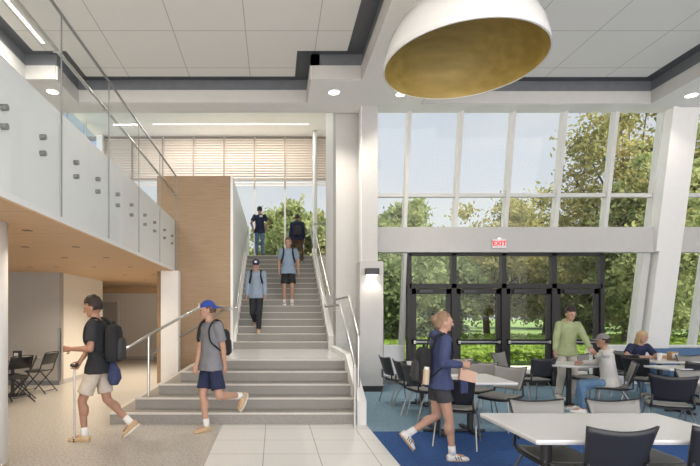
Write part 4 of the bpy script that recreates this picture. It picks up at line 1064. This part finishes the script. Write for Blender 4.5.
# ================================================================== OUTSIDE
def tree(label, x, y, h, r, m, seed, trunk=.22, z0=-.1, dens=1.0, leaf=.16, base=.30, sparse=False):
    rnd = random.Random(seed); root = thing('tree', label, 'tree', (x, y, z0))
    tb = MB(); cz = h * (base + 1) / 2; rz = h * (1 - base) / 2
    tb.tube([(0, 0, 0), (.1 * r * rnd.uniform(-1, 1), 0, h * .35), (.15 * r * rnd.uniform(-1, 1), .1, h * .75)], [trunk, trunk * .75, trunk * .3], 10)
    cl = []
    for i in range(int(70 * dens)):
        while True:
            p = Vector((rnd.uniform(-1, 1), rnd.uniform(-1, 1), rnd.uniform(-1, 1)))
            if .35 < p.length < 1: break
        c = Vector((p.x * r, p.y * r, cz + p.z * rz)); cl.append((c, rnd.uniform(.16, .30) * r))
        if i % 3 == 0:
            s0 = Vector((0, 0, h * rnd.uniform(.25, .6))); mid = s0.lerp(c, .5) + Vector((0, 0, .1 * h)) * .4
            tb.tube([s0, mid, c], [trunk * .3, trunk * .18, trunk * .06], 6)
    tb.build('trunk', 'bark', root)
    vs, fs = [], []
    per = int(130 * (1 if not sparse else .55))
    for c, cr_ in cl:
        for i in range(per):
            p = c + Vector((rnd.gauss(0, .55), rnd.gauss(0, .55), rnd.gauss(0, .42))) * cr_
            a = Vector((rnd.uniform(-1, 1), rnd.uniform(-1, 1), rnd.uniform(-1, 1))).normalized(); b = a.orthogonal().normalized()
            b = (Matrix.Rotation(rnd.uniform(0, 6.28), 3, a) @ b); s = leaf * rnd.uniform(.6, 1.3)
            o = len(vs); vs += [tuple(p - a * s), tuple(p + b * s * .5), tuple(p + a * s), tuple(p - b * s * .5)]; fs.append((o, o + 1, o + 2, o + 3))
    mb = MB(); mb.v = vs; mb.f = fs; mb.build('crown', m, root, fix=False)
    return root
TG = 'trees outside the dining windows'
trees = [  # px centre, dist, top px y, radius m, mat, label
    (402, 30, 200, 2.5, 'leafG', 'round green tree showing low in the leftmost high windows', .2, 1.8),
    (395, 24, 250, 2.6, 'leafD', 'dark green tree seen through the left narrow window', .2, 1.5),
    (436, 26, 246, 2.4, 'leafD', 'dark green tree behind the leftmost glass door', .15, 1.4),
    (487, 34, 200, 3.6, 'leafY', 'sparse yellowing tree above the exit sign', .2, .6),
    (508, 29, 238, 2.6, 'leafY', 'leafy olive tree behind the second glass door', .25, .9),
    (545, 33, 197, 4.2, 'leafY', 'golden autumn tree behind the third glass door', .12, 1.0),
    (590, 29, 240, 2.6, 'leafG', 'green tree behind the rightmost glass door', .12, 1.3),
    (628, 22, 98, 3.0, 'leafY', 'tall autumn tree filling the tall windows at the right', .12, 2.1),
    (655, 19, 150, 2.0, 'leafG', 'green tree close behind the leaning pier', .1, 1.3),
    (720, 21, 105, 3.0, 'leafG', 'tall green tree at the right edge outside', .1, 1.6),
    (690, 26, 230, 3.2, 'leafD', 'dark low tree beyond the far right window', .1, 1.4),
    (462, 48, 250, 5.0, 'leafD', 'distant dark tree behind the left doors', .1, 1.5),
    (380, 46, 240, 6.0, 'leafG', 'distant green tree beside the column', .1, 1.4),
    (640, 50, 225, 6.5, 'leafG', 'distant green tree beyond the tall autumn tree', .1, 1.5),
    (560, 55, 262, 6.0, 'leafG', 'distant broad tree at the middle of the lawn', .1, 1.4)]
for i, (px, d, py, r, m, lb, base, dens) in enumerate(trees):
    hh = EYE + (YH - py) * d / F + .1
    tree(lb, (px - XV) * d / F, d, hh, r, m, 10 + i, trunk=.12 + hh * .012, base=base, dens=dens, leaf=.035 + .0042 * d, sparse=(m == 'leafY' and dens < .8))
tree('green tree beyond the upper windows, left of the stair head post', .95, 26, 7.7, 2.0, 'leafG', 51, base=.1, dens=1.2, leaf=.18)
tree('lower green tree beyond the upper windows at the left', -1.5, 30, 6.0, 1.8, 'leafG', 52, base=.1, dens=.9, leaf=.18)
tree('sparse upright tree beyond the upper windows at the right', 2.6, 27, 7.6, 1.2, 'leafY', 53, base=.1, dens=.8, leaf=.16)
# low groundcover bed
rnd = random.Random(5); vs, fs = [], []
for i in range(42000):
    y = 15.5 + 14 * rnd.random() ** 1.3; x = (rnd.uniform(375, 730) - XV) * y / F
    p = Vector((x, y, .02 + .40 * rnd.random() ** .6 + .12 * noise.noise(Vector((x * .8, y * .8, 0)))))
    a = Vector((rnd.uniform(-1, 1), rnd.uniform(-1, 1), rnd.uniform(-.3, .8))).normalized(); b = a.orthogonal().normalized(); s = rnd.uniform(.05, .11)
    o = len(vs); vs += [tuple(p - a * s), tuple(p + b * s * .6), tuple(p + a * s), tuple(p - b * s * .6)]; fs.append((o, o + 1, o + 2, o + 3))
mb = MB(); mb.v = vs; mb.f = fs
tag(mb.build('groundcover', 'leafB', None, fix=False), 'bright green leafy groundcover bed outside the glass doors', 'groundcover', kind='stuff')
